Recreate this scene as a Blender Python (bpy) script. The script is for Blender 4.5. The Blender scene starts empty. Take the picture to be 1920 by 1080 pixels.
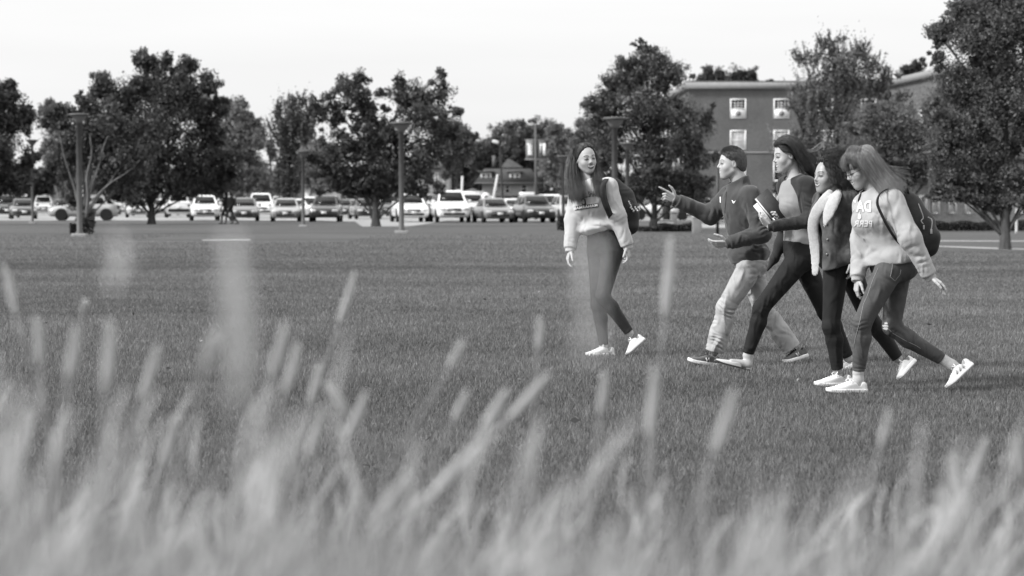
import bpy, bmesh, math, random
import numpy as np
from mathutils import Vector, Matrix
SC = bpy.context.scene
rnd = random.Random(7)
R = math.radians
f32 = np.float32

# ---------------------------------------------------------------- camera
FPX = 4533.0; CAMZ = 1.23; HOR = 378.0
TILT = math.atan((540 - HOR) / FPX)
cam_data = bpy.data.cameras.new('camera'); cam = bpy.data.objects.new('camera', cam_data)
SC.collection.objects.link(cam); SC.camera = cam
cam.location = (0, 0, CAMZ); cam.rotation_euler = (R(90) - TILT, 0, 0)
cam_data.sensor_width = 36; cam_data.lens = 85.0
cam_data.clip_start = 0.05; cam_data.clip_end = 3000
cam_data.dof.use_dof = True; cam_data.dof.focus_distance = 17.2; cam_data.dof.aperture_fstop = 4.2
CT, ST = math.cos(TILT), math.sin(TILT)

def P(px, py, Y):
    """world point seen at photograph pixel (1920x1080) and standing at distance Y"""
    x = (px - 960) / FPX; u = (540 - py) / FPX
    y = CT + ST * u; z = -ST + CT * u
    k = Y / y
    return Vector((x * k, Y, CAMZ + z * k))
def G(px, Y):
    return Vector(((px - 960) / FPX * Y / (CT), Y, 0))

# ---------------------------------------------------------------- world, sun, exposure
SUN_EL, SUN_AZ = R(38), R(-112)      # azimuth from +Y, negative = to the left and a little behind the camera
world = bpy.data.worlds.new('World'); SC.world = world; world.use_nodes = True
wn = world.node_tree.nodes; wl = world.node_tree.links
for n in list(wn): wn.remove(n)
wo = wn.new('ShaderNodeOutputWorld'); bg = wn.new('ShaderNodeBackground')
sky = wn.new('ShaderNodeTexSky'); sky.sky_type = 'NISHITA'; sky.sun_disc = False
sky.sun_elevation = SUN_EL; sky.sun_rotation = SUN_AZ; sky.air_density = 1.0; sky.dust_density = 4.0; sky.ozone_density = 1
bw = wn.new('ShaderNodeRGBToBW'); wl.new(sky.outputs[0], bw.inputs[0])
tc = wn.new('ShaderNodeTexCoord'); mp = wn.new('ShaderNodeMapping'); mp.inputs['Scale'].default_value = (1.0, 1.0, 9.0)
nz = wn.new('ShaderNodeTexNoise'); nz.inputs['Scale'].default_value = 2.2; nz.inputs['Detail'].default_value = 5
wl.new(tc.outputs['Generated'], mp.inputs[0]); wl.new(mp.outputs[0], nz.inputs['Vector'])
mr = wn.new('ShaderNodeMapRange'); mr.inputs[1].default_value = 0.3; mr.inputs[2].default_value = 0.7
mr.inputs[3].default_value = 7.6; mr.inputs[4].default_value = 8.6
wl.new(nz.outputs[0], mr.inputs[0])
mx = wn.new('ShaderNodeMix'); mx.data_type = 'FLOAT'; mx.inputs[0].default_value = 0.85
wl.new(bw.outputs[0], mx.inputs[2]); wl.new(mr.outputs[0], mx.inputs[3])
sx = wn.new('ShaderNodeSeparateXYZ'); wl.new(tc.outputs['Generated'], sx.inputs[0])
ov = wn.new('ShaderNodeMapRange'); ov.inputs[1].default_value = 0.06; ov.inputs[2].default_value = 0.9; ov.inputs[3].default_value = 1.0; ov.inputs[4].default_value = 1.7
wl.new(sx.outputs[2], ov.inputs[0])      # an overcast sky is brightest overhead
mq = wn.new('ShaderNodeMath'); mq.operation = 'MULTIPLY'; wl.new(mx.outputs[0], mq.inputs[0]); wl.new(ov.outputs[0], mq.inputs[1])
wl.new(mq.outputs[0], bg.inputs[0]); bg.inputs[1].default_value = 0.10
wl.new(bg.outputs[0], wo.inputs[0])
sl = bpy.data.lights.new('sun', 'SUN'); sl.energy = 3.6; sl.angle = R(9); sl.color = (1, 1, 1)
sun = bpy.data.objects.new('sun', sl); SC.collection.objects.link(sun)
sd = Vector((math.sin(SUN_AZ) * math.cos(SUN_EL), math.cos(SUN_AZ) * math.cos(SUN_EL), math.sin(SUN_EL)))
sun.rotation_euler = sd.to_track_quat('Z', 'Y').to_euler(); sun.location = (-30, -10, 30)
SC.view_settings.view_transform = 'Standard'; SC.view_settings.look = 'None'
SC.view_settings.gamma = 1; SC.view_settings.exposure = 0.38
SC.render.engine = 'CYCLES'
SC.cycles.use_denoising = True
SC.cycles.max_bounces = 5; SC.cycles.diffuse_bounces = 3; SC.cycles.glossy_bounces = 2; SC.cycles.transmission_bounces = 4
SC.cycles.transparent_max_bounces = 4
SC.cycles.caustics_reflective = False; SC.cycles.caustics_refractive = False
SC.cycles.sample_clamp_indirect = 4

# ---------------------------------------------------------------- materials
MATS = {}
def mat(name, v, rough=0.8, spec=0.3, metal=0.0, noise=None, bump=None, coat=0.0, trans=0.0, tone=False, sheen=0.0, crease=None):
    """grey material; noise=(scale, amount, stretch xyz), bump=(scale, strength, distance)"""
    if name in MATS: return MATS[name]
    m = bpy.data.materials.new(name); m.use_nodes = True
    nt = m.node_tree; b = nt.nodes['Principled BSDF']
    b.inputs['Base Color'].default_value = (v, v, v, 1)
    b.inputs['Roughness'].default_value = rough; b.inputs['Metallic'].default_value = metal
    b.inputs['Specular IOR Level'].default_value = spec
    b.inputs['Coat Weight'].default_value = coat
    b.inputs['Sheen Weight'].default_value = sheen
    tcn = nt.nodes.new('ShaderNodeTexCoord')
    colsock = None
    if noise:
        mpn = nt.nodes.new('ShaderNodeMapping'); nt.links.new(tcn.outputs['Object'], mpn.inputs[0])
        if len(noise) > 2: mpn.inputs['Scale'].default_value = noise[2]
        nn = nt.nodes.new('ShaderNodeTexNoise'); nn.inputs['Scale'].default_value = noise[0]; nn.inputs['Detail'].default_value = 6
        nt.links.new(mpn.outputs[0], nn.inputs['Vector'])
        r_ = nt.nodes.new('ShaderNodeMapRange'); r_.inputs[1].default_value = 0.3; r_.inputs[2].default_value = 0.7
        r_.inputs[3].default_value = v * (1 - noise[1]); r_.inputs[4].default_value = v * (1 + noise[1])
        nt.links.new(nn.outputs[0], r_.inputs[0]); colsock = r_.outputs[0]
    if tone:
        at = nt.nodes.new('ShaderNodeAttribute'); at.attribute_name = 'tone'
        mu = nt.nodes.new('ShaderNodeMath'); mu.operation = 'MULTIPLY'
        if colsock: nt.links.new(colsock, mu.inputs[0])
        else: mu.inputs[0].default_value = v
        nt.links.new(at.outputs['Fac'], mu.inputs[1]); colsock = mu.outputs[0]
    if colsock:
        cb = nt.nodes.new('ShaderNodeCombineColor')
        for i in range(3): nt.links.new(colsock, cb.inputs[i])
        nt.links.new(cb.outputs[0], b.inputs['Base Color'])
        csock = cb.outputs[0]
    if bump:
        nb = nt.nodes.new('ShaderNodeTexNoise'); nb.inputs['Scale'].default_value = bump[0]; nb.inputs['Detail'].default_value = 5
        nt.links.new(tcn.outputs['Object'], nb.inputs['Vector'])
        bp = nt.nodes.new('ShaderNodeBump'); bp.inputs['Strength'].default_value = bump[1]; bp.inputs['Distance'].default_value = bump[2]
        nt.links.new(nb.outputs[0], bp.inputs['Height']); nt.links.new(bp.outputs[0], b.inputs['Normal'])
        if crease:      # (scale, distance): soft cloth wrinkles, a distorted ridged noise
            nc = nt.nodes.new('ShaderNodeTexNoise'); nc.noise_type = 'RIDGED_MULTIFRACTAL'; nc.inputs['Scale'].default_value = crease[0]; nc.inputs['Detail'].default_value = 2.0
            nc.inputs['Distortion'].default_value = 1.2
            mc = nt.nodes.new('ShaderNodeMapping'); mc.inputs['Rotation'].default_value = (.3, .5, .2); mc.inputs['Scale'].default_value = (1.6, 1.0, .8)
            nt.links.new(tcn.outputs['Object'], mc.inputs[0]); nt.links.new(mc.outputs[0], nc.inputs['Vector'])
            b2 = nt.nodes.new('ShaderNodeBump'); b2.inputs['Strength'].default_value = 1.0; b2.inputs['Distance'].default_value = crease[1]
            nt.links.new(nc.outputs[0], b2.inputs['Height']); nt.links.new(b2.outputs[0], bp.inputs['Normal'])
    if trans:
        tr = nt.nodes.new('ShaderNodeBsdfTranslucent'); ms = nt.nodes.new('ShaderNodeMixShader'); ms.inputs[0].default_value = trans
        if colsock: nt.links.new(csock, tr.inputs[0])
        else: tr.inputs[0].default_value = (v, v, v, 1)
        o = nt.nodes['Material Output']
        nt.links.new(b.outputs[0], ms.inputs[1]); nt.links.new(tr.outputs[0], ms.inputs[2]); nt.links.new(ms.outputs[0], o.inputs[0])
    MATS[name] = m
    return m
def glass(name, v=0.02, rough=0.06):
    return mat(name, v, rough, 0.9)

# ---------------------------------------------------------------- object helpers
COL = SC.collection
def tag(o, label=None, cat=None, group=None, kind=None):
    if label: o['label'] = label
    if cat: o['category'] = cat
    if group: o['group'] = group
    if kind: o['kind'] = kind
    return o
def empty(name, loc, label=None, cat=None, group=None, rz=0):
    o = bpy.data.objects.new(name, None); COL.objects.link(o); o.location = loc; o.rotation_euler = (0, 0, rz)
    o.empty_display_size = 0.1
    return tag(o, label, cat, group)
def np_mesh(name, verts, faces, mats, parent=None, smooth=True, mi=None, tone=None, local=False):
    """verts (N,3) world coordinates unless local; faces (M,k) array or a list of lists"""
    verts = np.asarray(verts, f32).reshape(-1, 3).copy()
    me = bpy.data.meshes.new(name)
    if isinstance(faces, np.ndarray):
        n, k = faces.shape
        me.vertices.add(len(verts)); me.loops.add(n * k); me.polygons.add(n)
        me.loops.foreach_set('vertex_index', faces.astype(np.int32).ravel())
        me.polygons.foreach_set('loop_start', np.arange(0, n * k, k, dtype=np.int32))
        nf = n
    else:
        nf = len(faces)
        me.vertices.add(len(verts)); tot = [len(f) for f in faces]
        me.loops.add(sum(tot)); me.polygons.add(nf)
        me.loops.foreach_set('vertex_index', np.array([i for f in faces for i in f], np.int32))
        st = np.zeros(nf, np.int32); st[1:] = np.cumsum(tot)[:-1]
        me.polygons.foreach_set('loop_start', st)
    org = np.zeros(3, f32)
    if not local:
        if parent is not None:
            q = parent; M = Matrix.Identity(4)
            while q is not None:
                M = Matrix.LocRotScale(q.location, q.rotation_euler, q.scale) @ M; q = q.parent
            Mi = np.array(M.inverted(), f32)
            verts = verts @ Mi[:3, :3].T + Mi[:3, 3]
        else:
            org = np.array([(verts[:, 0].min() + verts[:, 0].max()) / 2, (verts[:, 1].min() + verts[:, 1].max()) / 2, verts[:, 2].min()], f32)
            verts = verts - org
    me.vertices.foreach_set('co', verts.ravel())
    if not isinstance(mats, (list, tuple)): mats = [mats]
    for m in mats: me.materials.append(m)
    if mi is not None: me.polygons.foreach_set('material_index', np.asarray(mi, np.int32))
    if smooth: me.polygons.foreach_set('use_smooth', np.ones(nf, bool))
    if tone is not None:
        a = me.attributes.new('tone', 'FLOAT', 'POINT'); a.data.foreach_set('value', np.asarray(tone, f32))
    me.update(calc_edges=True); me.validate()
    o = bpy.data.objects.new(name, me); COL.objects.link(o)
    if parent is not None: o.parent = parent
    else: o.location = org
    return o

class MB:
    """collects polygons and builds one mesh"""
    def __init__(s): s.v = []; s.f = []; s.m = []
    def add(s, vs, fs, m=0):
        b = len(s.v); s.v += [tuple(v) for v in vs]; s.f += [[i + b for i in f] for f in fs]; s.m += [m] * len(fs); return s
    def box(s, c, d, m=0, rz=0, bev=0, rx=0, ry=0, taper=(1, 1)):
        x, y, z = d[0] / 2, d[1] / 2, d[2] / 2
        if bev <= 0:
            pts = [(-x, -y, -z), (x, -y, -z), (x, y, -z), (-x, y, -z), (-x * taper[0], -y * taper[1], z), (x * taper[0], -y * taper[1], z), (x * taper[0], y * taper[1], z), (-x * taper[0], y * taper[1], z)]
            fs = [[0, 3, 2, 1], [4, 5, 6, 7], [0, 1, 5, 4], [1, 2, 6, 5], [2, 3, 7, 6], [3, 0, 4, 7]]
        else:
            bm = bmesh.new(); bmesh.ops.create_cube(bm, size=1)
            for v in bm.verts:
                t = taper if v.co.z > 0 else (1, 1)
                v.co = Vector((v.co.x * d[0] * t[0], v.co.y * d[1] * t[1], v.co.z * d[2]))
            bmesh.ops.bevel(bm, geom=bm.edges[:], offset=bev, segments=2, affect='EDGES', profile=0.6)
            bm.verts.index_update(); pts = [tuple(v.co) for v in bm.verts]; fs = [[v.index for v in f.verts] for f in bm.faces]; bm.free()
        M = Matrix.Translation(Vector(c)) @ Matrix.Rotation(rz, 4, 'Z') @ Matrix.Rotation(rx, 4, 'X') @ Matrix.Rotation(ry, 4, 'Y')
        return s.add([M @ Vector(p) for p in pts], fs, m)
    def tube(s, pts, rad, n=8, m=0, cap=True):
        pts = [Vector(p) for p in pts]
        if not hasattr(rad, '__len__'): rad = [rad] * len(pts)
        vs = []; N = len(pts); ref = None
        for i, p in enumerate(pts):
            d = (pts[min(i + 1, N - 1)] - pts[max(i - 1, 0)]).normalized()
            if ref is None: ref = Vector((0, 0, 1)) if abs(d.z) < 0.9 else Vector((1, 0, 0))
            a = d.cross(ref).normalized(); b = a.cross(d); ref = b
            for k in range(n):
                t = 2 * math.pi * k / n; vs.append(p + (a * math.cos(t) + b * math.sin(t)) * rad[i])
        fs = [[i * n + k, i * n + (k + 1) % n, (i + 1) * n + (k + 1) % n, (i + 1) * n + k] for i in range(N - 1) for k in range(n)]
        if cap: fs += [list(range(n))[::-1], [(N - 1) * n + k for k in range(n)]]
        return s.add(vs, fs, m)
    def lathe(s, c, prof, n=20, m=0, M=None):
        vs = [Vector((r * math.cos(2 * math.pi * k / n), r * math.sin(2 * math.pi * k / n), z)) for r, z in prof for k in range(n)]
        if M is not None: vs = [M @ v for v in vs]
        vs = [v + Vector(c) for v in vs]
        fs = [[i * n + k, i * n + (k + 1) % n, (i + 1) * n + (k + 1) % n, (i + 1) * n + k] for i in range(len(prof) - 1) for k in range(n)]
        if prof[0][0] > 1e-4: fs.append(list(range(n))[::-1])
        if prof[-1][0] > 1e-4: fs.append([(len(prof) - 1) * n + k for k in range(n)])
        return s.add(vs, fs, m)
    def build(s, name, mats, parent=None, smooth=False, local=False):
        return np_mesh(name, np.array(s.v, f32), s.f, mats, parent, smooth, s.m, local=local)
# ---------------------------------------------------------------- implicit surfaces (bodies, clothes, bags)
def A3(v): return np.array([v[0], v[1], v[2]], f32)
def smin(a, b, k):
    if k <= 0: return np.minimum(a, b)
    h = np.maximum(k - np.abs(a - b), 0) / k
    return np.minimum(a, b) - h * h * k * 0.25
def smax(a, b, k): return -smin(-a, -b, k)
def cone(p, a, b, ra, rb):
    a = A3(a); b = A3(b); ab = b - a
    ap = p - a; t = np.clip(ap @ ab / max(float(ab @ ab), 1e-9), 0, 1)
    d = ap - t[:, None] * ab
    return np.sqrt((d * d).sum(1)) - (ra + t * (rb - ra))
def ball(p, c, r):
    d = p - A3(c); return np.sqrt((d * d).sum(1)) - r
def ell(p, c, r, ax=None):
    q = p - A3(c)
    if ax is not None: q = q @ np.array([A3(a) for a in ax], f32).T
    r = A3(r); a = q / r; b = a / r
    k0 = np.sqrt((a * a).sum(1)); k1 = np.sqrt((b * b).sum(1)) + 1e-9
    return k0 * (k0 - 1) / k1
def rbox(p, c, h, rr, ax=None):
    q = p - A3(c)
    if ax is not None: q = q @ np.array([A3(a) for a in ax], f32).T
    q = np.abs(q) - (A3(h) - rr)
    return np.sqrt((np.maximum(q, 0) ** 2).sum(1)) + np.minimum(q.max(1), 0) - rr
def plane(p, c, n):
    n = Vector(n).normalized(); return (p - A3(c)) @ A3(n)      # positive on the side n points to
def chain(p, pts, rad, k=0.0):
    d = None
    for i in range(len(pts) - 1):
        e = cone(p, pts[i], pts[i + 1], rad[i], rad[i + 1]); d = e if d is None else smin(d, e, k)
    return d
def folds(p, lst):
    """lst of (centre, direction, wavelength, amplitude, radius)"""
    s = np.zeros(len(p), f32)
    for c, d, lam, amp, rad in lst:
        q = p - A3(c); d = A3(Vector(d).normalized())
        w = np.exp(-(q * q).sum(1) / (rad * rad))
        h = float(d[0] * 7.3 + lam * 91)
        ph = q @ d * (6.2832 / lam) + 2.0 * np.sin(q @ A3((29, 13, 17)) + h) + 1.5 * np.sin(q @ A3((-17, 21, 38)) + 2 * h)
        g = .55 + .6 * np.sin(q @ A3((23, -31, 19)) + 3 * h)
        s += amp * w * g * (1 - 1.6 * np.abs(np.sin(ph * .5)))
    return s
def lump(p, sc, amp, seed=0):
    q = p * sc; x, y, z = q[:, 0] + seed, q[:, 1] + seed * 1.7, q[:, 2] + seed * 2.3
    return amp * (np.sin(x + 1.3 * np.sin(y * 0.9 + z)) + np.sin(y * 1.1 + 1.2 * np.sin(z * 1.2 - x)) + np.sin(z * 0.9 + 1.4 * np.sin(x * 1.1 + y * .7))) / 3

_C8 = np.array([[i, j, k] for i in (0, 1) for j in (0, 1) for k in (0, 1)], np.int64)
def surf(fn, lo, hi, h, slack=0.02):
    lo = np.array(lo, np.float64); hi = np.array(hi, np.float64)
    L = 4; s = 2 ** L
    n0 = np.ceil((hi - lo) / (h * s)).astype(int) + 1
    g = np.stack(np.meshgrid(*[np.arange(n) for n in n0], indexing='ij'), -1).reshape(-1, 3).astype(np.int64)
    for lev in range(L, -1, -1):
        st = 2 ** lev
        c = (lo + (g + 0.5) * st * h).astype(f32)
        d = np.concatenate([fn(c[i:i + 200000]) for i in range(0, len(c), 200000)]) if len(c) else np.zeros(0)
        g = g[np.abs(d) < 0.9 * st * h + slack * (1 if lev > 0 else .35)]
        if lev > 0: g = (g[:, None, :] * 2 + _C8[None]).reshape(-1, 3)
    g = g + 1
    S1 = int(g[:, 1].max()) + 4; S2 = int(g[:, 2].max()) + 4
    key = lambda a: (a[..., 0] * S1 + a[..., 1]) * S2 + a[..., 2]
    ck = key(g[:, None, :] + _C8[None])
    uk, inv = np.unique(ck.ravel(), return_inverse=True)
    pi = np.stack([uk // (S1 * S2), (uk // S2) % S1, uk % S2], -1) - 1
    pp = (lo + pi * h).astype(f32)
    val = np.concatenate([fn(pp[i:i + 200000]) for i in range(0, len(pp), 200000)])
    v8 = val[inv].reshape(-1, 8); neg = v8 < 0
    act = neg.any(1) & (~neg.all(1))
    g = g[act]; v8 = v8[act]; neg = neg[act]
    ed = [(0, 1), (2, 3), (4, 5), (6, 7), (0, 2), (1, 3), (4, 6), (5, 7), (0, 4), (1, 5), (2, 6), (3, 7)]
    acc = np.zeros((len(g), 3)); cnt = np.zeros(len(g))
    for a, b in ed:
        m = neg[:, a] != neg[:, b]
        t = np.where(m, v8[:, a] / np.where(m, v8[:, a] - v8[:, b], 1), 0)
        acc += m[:, None] * (_C8[a] + t[:, None] * (_C8[b] - _C8[a])); cnt += m
    V = lo + (g - 1 + acc / cnt[:, None]) * h
    k = key(g); o = np.argsort(k); ks = k[o]
    F = []
    for ax in range(3):
        e = {0: (0, 4), 1: (0, 2), 2: (0, 1)}[ax]
        m = neg[:, e[0]] != neg[:, e[1]]
        b = g[m]; fl = neg[m, e[0]]
        a1 = np.zeros(3, np.int64); a1[(ax + 1) % 3] = 1; a2 = np.zeros(3, np.int64); a2[(ax + 2) % 3] = 1
        ids = []; ok = np.ones(len(b), bool)
        for off in (np.zeros(3, np.int64), a1, a1 + a2, a2):
            kk = key(b - off); ix = np.searchsorted(ks, kk); ix = np.minimum(ix, len(ks) - 1)
            ok &= ks[ix] == kk; ids.append(o[ix])
        q = np.stack(ids, -1)[ok]; fl = fl[ok]
        q[~fl] = q[~fl][:, ::-1]
        F.append(q)
    return V.astype(f32), np.concatenate(F)
def sdf_obj(name, fn, lo, hi, h, mats, parent=None, matfn=None, slack=0.02, tonefn=None):
    V, F = surf(fn, lo, hi, h, slack)
    mi = None
    if matfn is not None: mi = matfn(V[F].mean(1))
    return np_mesh(name, V, F, mats, parent, True, mi, tone=tonefn(V) if tonefn else None)
def bounds(pts, pad):
    a = np.array([A3(p) for p in pts]); return a.min(0) - pad, a.max(0) + pad

def catmull(P_, n):
    P_ = np.asarray(P_, np.float64); m = P_.shape[-2]
    Q = np.concatenate([2 * P_[..., :1, :] - P_[..., 1:2, :], P_, 2 * P_[..., -1:, :] - P_[..., -2:-1, :]], -2)
    t = np.linspace(0, m - 1, n); i = np.minimum(t.astype(int), m - 2); u = (t - i)[:, None]
    p0, p1, p2, p3 = (Q[..., i + j, :] for j in range(4))
    return 0.5 * ((2 * p1) + (-p0 + p2) * u + (2 * p0 - 5 * p1 + 4 * p2 - p3) * u * u + (-p0 + 3 * p1 - 3 * p2 + p3) * u ** 3)
def tubes(paths, rad, sides=4):
    """paths (S,n,3); rad (S,n) -> verts, quads"""
    S, n, _ = paths.shape
    d = np.gradient(paths, axis=1); d /= np.linalg.norm(d, axis=2, keepdims=True) + 1e-9
    ref = np.array([0.31, 0.82, 0.48]); a = np.cross(d, ref); a /= np.linalg.norm(a, axis=2, keepdims=True) + 1e-9
    b = np.cross(a, d)
    th = np.arange(sides) * 2 * np.pi / sides
    V = paths[:, :, None, :] + rad[:, :, None, None] * (a[:, :, None, :] * np.cos(th)[:, None] + b[:, :, None, :] * np.sin(th)[:, None])
    idx = np.arange(S * n * sides).reshape(S, n, sides)
    nx = np.roll(idx, -1, 2)
    F = np.stack([idx[:, :-1], nx[:, :-1], nx[:, 1:], idx[:, 1:]], -1).reshape(-1, 4)
    return V.reshape(-1, 3), F
def strands(name, guides, n, r0_, spread, mt, parent, seed=1, npts=12, curl=0.0, freq=5, tip=0.35, tonevar=0.35, lastfree=1.0):
    """guides: list of equal-length lists of world points; each strand blends two neighbouring guides"""
    rg = np.random.default_rng(seed); r0 = r0_ * (.27 if r0_ > .002 else .8); n = int(n * (5.2 if r0_ > .002 else 1.3))
    Gd = np.array([[A3(p) for p in g] for g in guides], np.float64)
    k = len(Gd)
    t = rg.uniform(0, k - 1, n) if k > 1 else np.zeros(n)
    i = np.minimum(t.astype(int), max(k - 2, 0)); u = (t - i)[:, None, None]
    base = Gd[i] * (1 - u) + Gd[np.minimum(i + 1, k - 1)] * u
    m = base.shape[1]
    sp = np.array(spread if hasattr(spread, '__len__') else [spread] * m)
    off = rg.normal(0, 1, (n, 1, 3)) * sp[None, :, None] + rg.normal(0, .16, (n, m, 3)) * sp[None, :, None]
    pts = catmull(base + off, npts)
    L = rg.uniform(1 - 0.25 * lastfree, 1, n)
    if curl:
        s = np.linspace(0, 1, npts)[None, :]
        ph = rg.uniform(0, 6.28, (n, 1)); fr = freq * rg.uniform(.8, 1.25, (n, 1)) * 6.28
        w = curl * np.minimum(s * 4, 1)
        pts[..., 0] += w * np.cos(fr * s + ph); pts[..., 1] += w * np.sin(fr * s + ph); pts[..., 2] += .5 * w * np.sin(fr * s * 1.3 + ph)
    s = np.linspace(0, 1, npts)[None, :] / L[:, None]
    rad = r0 * rg.uniform(.6, 1.3, (n, 1)) * np.where(s < .75, 1, np.clip(1 - (s - .75) / .25 * (1 - tip), tip, 1)) * (s <= 1.08) * np.minimum(.25 + s * 6, 1)
    V, F = tubes(pts, np.maximum(rad, 0.0001), 3)
    tone = np.repeat(rg.uniform(1 - tonevar, 1 + tonevar, n), npts * 3)
    return np_mesh(name, V, F, mt, parent, True, tone=tone)
# ---------------------------------------------------------------- people
def V3(*a): return Vector(a)
def near(p, c, r, inner, fn):
    """evaluate fn only near c"""
    d = p - A3(c); L = np.sqrt((d * d).sum(1)); out = (L - inner).astype(f32); m = L < r
    if m.any(): out[m] = fn(p[m])
    return out
HEADK = dict(nose=1.0, smile=1.0, jaw=1.0)
def head_local(q, o):
    cr = ell(q, (-.014, 0, .034), (.094, .073, .084))
    fc = ell(q, (.020, 0, -.022), (.064, .061 * o['jaw'], .086))
    d = smin(cr, fc, .035)
    aq = q.copy(); aq[:, 1] = np.abs(aq[:, 1])
    d = smin(d, ell(q, (.056, 0, -.062), (.026, .036, .034)), .035)        # muzzle
    d = smin(d, ball(q, (.061, 0, -.098), .018), .028)                     # chin
    d = smin(d, cone(aq, (.000, .050 * o['jaw'], -.056), (.050, .014, -.098), .014, .012), .03)
    d = smin(d, ball(aq, (.050, .036, -.030), .024), .022)                 # cheeks
    d = smin(d, cone(aq, (.078, .0, .020), (.066, .036, .020), .010, .009), .014)   # brow
    d = smax(d, -ball(aq, (.097, .031, .001), .0150), .014)                # sockets
    n = o['nose']
    d = smin(d, cone(q, (.079, 0, .014), (.087 + .009 * n, 0, -.024), .006, .0095), .014)
    d = smin(d, ball(q, (.083, 0, -.031), .011), .010)
    d = smin(d, ball(aq, (.086, .010, -.029), .0070), .006)
    zs = 9.0 * aq[:, 1] ** 2; sq_ = q.copy(); sq_[:, 2] -= zs; op = o.get('open', .0085)
    sa = sq_.copy(); sa[:, 1] = aq[:, 1]
    d = smin(d, cone(sa, (.0805, 0, -.0535 + op * .5), (.066, .026, -.060), .0065, .004), .006)
    d = smin(d, cone(sa, (.0795, 0, -.0690 - op * .5), (.066, .024, -.063), .0070, .004), .007)
    d = smax(d, -ell(sq_, (.092, 0, -.0615), (.012, .024, op * .8)), .003)
    d = smin(d, ball(aq, (.069, .031, -.001), .0150), .004)
    ear = ell(aq, (-.008, .073, -.006), (.015, .007, .028), ((.97, 0.0, -.2), (0, 1, 0), (.2, 0, .97)))
    ear = smax(ear, -ell(aq, (-.005, .082, -.003), (.008, .007, .018)), .004)
    d = smin(d, ear, .006)
    return d
def head_tone(c, ax, k, o, brow, lipv, iris=.05):
    """skin, brow, lip, lash and tooth colours as one smooth attribute (1 = skin)"""
    Mx = np.array([A3(a) for a in ax], f32).T
    def f(p):
        q = (p - A3(c)) @ Mx / k; x, ys, z = q[:, 0], q[:, 1], q[:, 2]; y = np.abs(ys)
        t = np.ones(len(p), f32)
        S = lambda e, w: np.clip(.5 - e / w, 0, 1)          # soft mask, e<0 inside
        def mixin(t, m, v): return t * (1 - m) + v * m
        zm = -.0625 + 11.0 * ys * ys
        fr = (x > .055)
        t = mixin(t, .30 * S(np.sqrt(((y - .040) / .018) ** 2 + ((z + .036) / .016) ** 2) - 1, 1.2) * fr, .85)
        t = mixin(t, S(np.sqrt((ys / .032) ** 2 + ((z - zm) / (o.get('open', .0085) + .006)) ** 2) - 1, .3) * fr, lipv)
        if not o.get('closed'):
            m = S(np.sqrt((ys / .028) ** 2 + ((z - zm) / o.get('open', .0085)) ** 2) - 1, .2) * fr
            t = mixin(t, m, .08); t = mixin(t, m * S(np.abs(z - zm - o.get('open', .0085) * .28) - max(.0050, o.get('open', .0085) * .48), .002), 1.9)
        else: t = mixin(t, S(np.abs(z - zm) - .001, .002) * (y < .026) * fr, .25)
        ze = .002 - 16 * (y - .031) ** 2
        t = mixin(t, S(np.sqrt(((y - .031) / .0175) ** 2 + ((z - ze + .0005) / .0068) ** 2) - 1, .30) * (x > .045), iris)
        t = mixin(t, .35 * S(np.sqrt(((y - .031) / .019) ** 2 + ((z - ze - .003) / .0085) ** 2) - 1, .5) * (x > .045), .45)
        bz = .0215 + .007 * (1 - ((y - .032) / .022) ** 2)
        t = mixin(t, S(np.abs(z - bz) - .0036, .003) * S(np.abs(y - .031) - .019, .004) * (x > .04), brow)
        t = mixin(t, .8 * S(np.sqrt(((y - .008) / .0055) ** 2 + ((z + .0365) / .003) ** 2) - 1, .6) * (x > .075), .2)
        return t
    return f
def hand_segs(wr, F, N, T, curls, k=1.0, thumb=(1.0, .5), spread=0.0):
    F, N, T = Vector(F).normalized(), Vector(N).normalized(), Vector(T).normalized()
    out = []
    offs = (.029, .010, -.010, -.027); ln = (.072, .080, .074, .058)
    for i in range(4):
        a = wr + T * offs[i] * .55 * k; kn = wr + (F * (.086, .089, .086, .078)[i] + T * offs[i]) * k
        segs = [(a, kn, .0135 * k, .0105 * k)]
        ang = 0; q = kn; r = (.0092, .0084, .0076, .0066)
        dF = (F + T * spread * (1.2, .4, -.4, -1.2)[i]).normalized()
        for j, fr in enumerate((.46, .30, .24)):
            ang += curls[i][j]
            q2 = q + (dF * math.cos(ang) + N * math.sin(ang)) * ln[i] * fr * k
            segs.append((q, q2, r[j] * k, r[j + 1] * k)); q = q2
        out.append(segs)
    b = wr + (F * .018 + T * .020 + N * .006) * k
    s, c_ = thumb
    d1 = (F * .65 + T * .75 * s + N * .25).normalized(); d2 = (F * .9 + T * .42 * s + N * c_ * .5).normalized(); d3 = (F + T * .2 * s + N * c_).normalized()
    q1 = b + d1 * .044 * k; q2 = q1 + d2 * .034 * k; q3 = q2 + d3 * .026 * k
    out.append([(b, q1, .015 * k, .0115 * k), (q1, q2, .0112 * k, .0095 * k), (q2, q3, .0095 * k, .0075 * k)])
    return out
def hand_sdf(p, H):
    d = None
    for segs in H:
        e = None
        for a, b, ra, rb in segs:
            g = cone(p, a, b, ra, rb); e = g if e is None else smin(e, g, .003)
        d = e if d is None else smin(d, e, .004)
    return d

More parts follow.
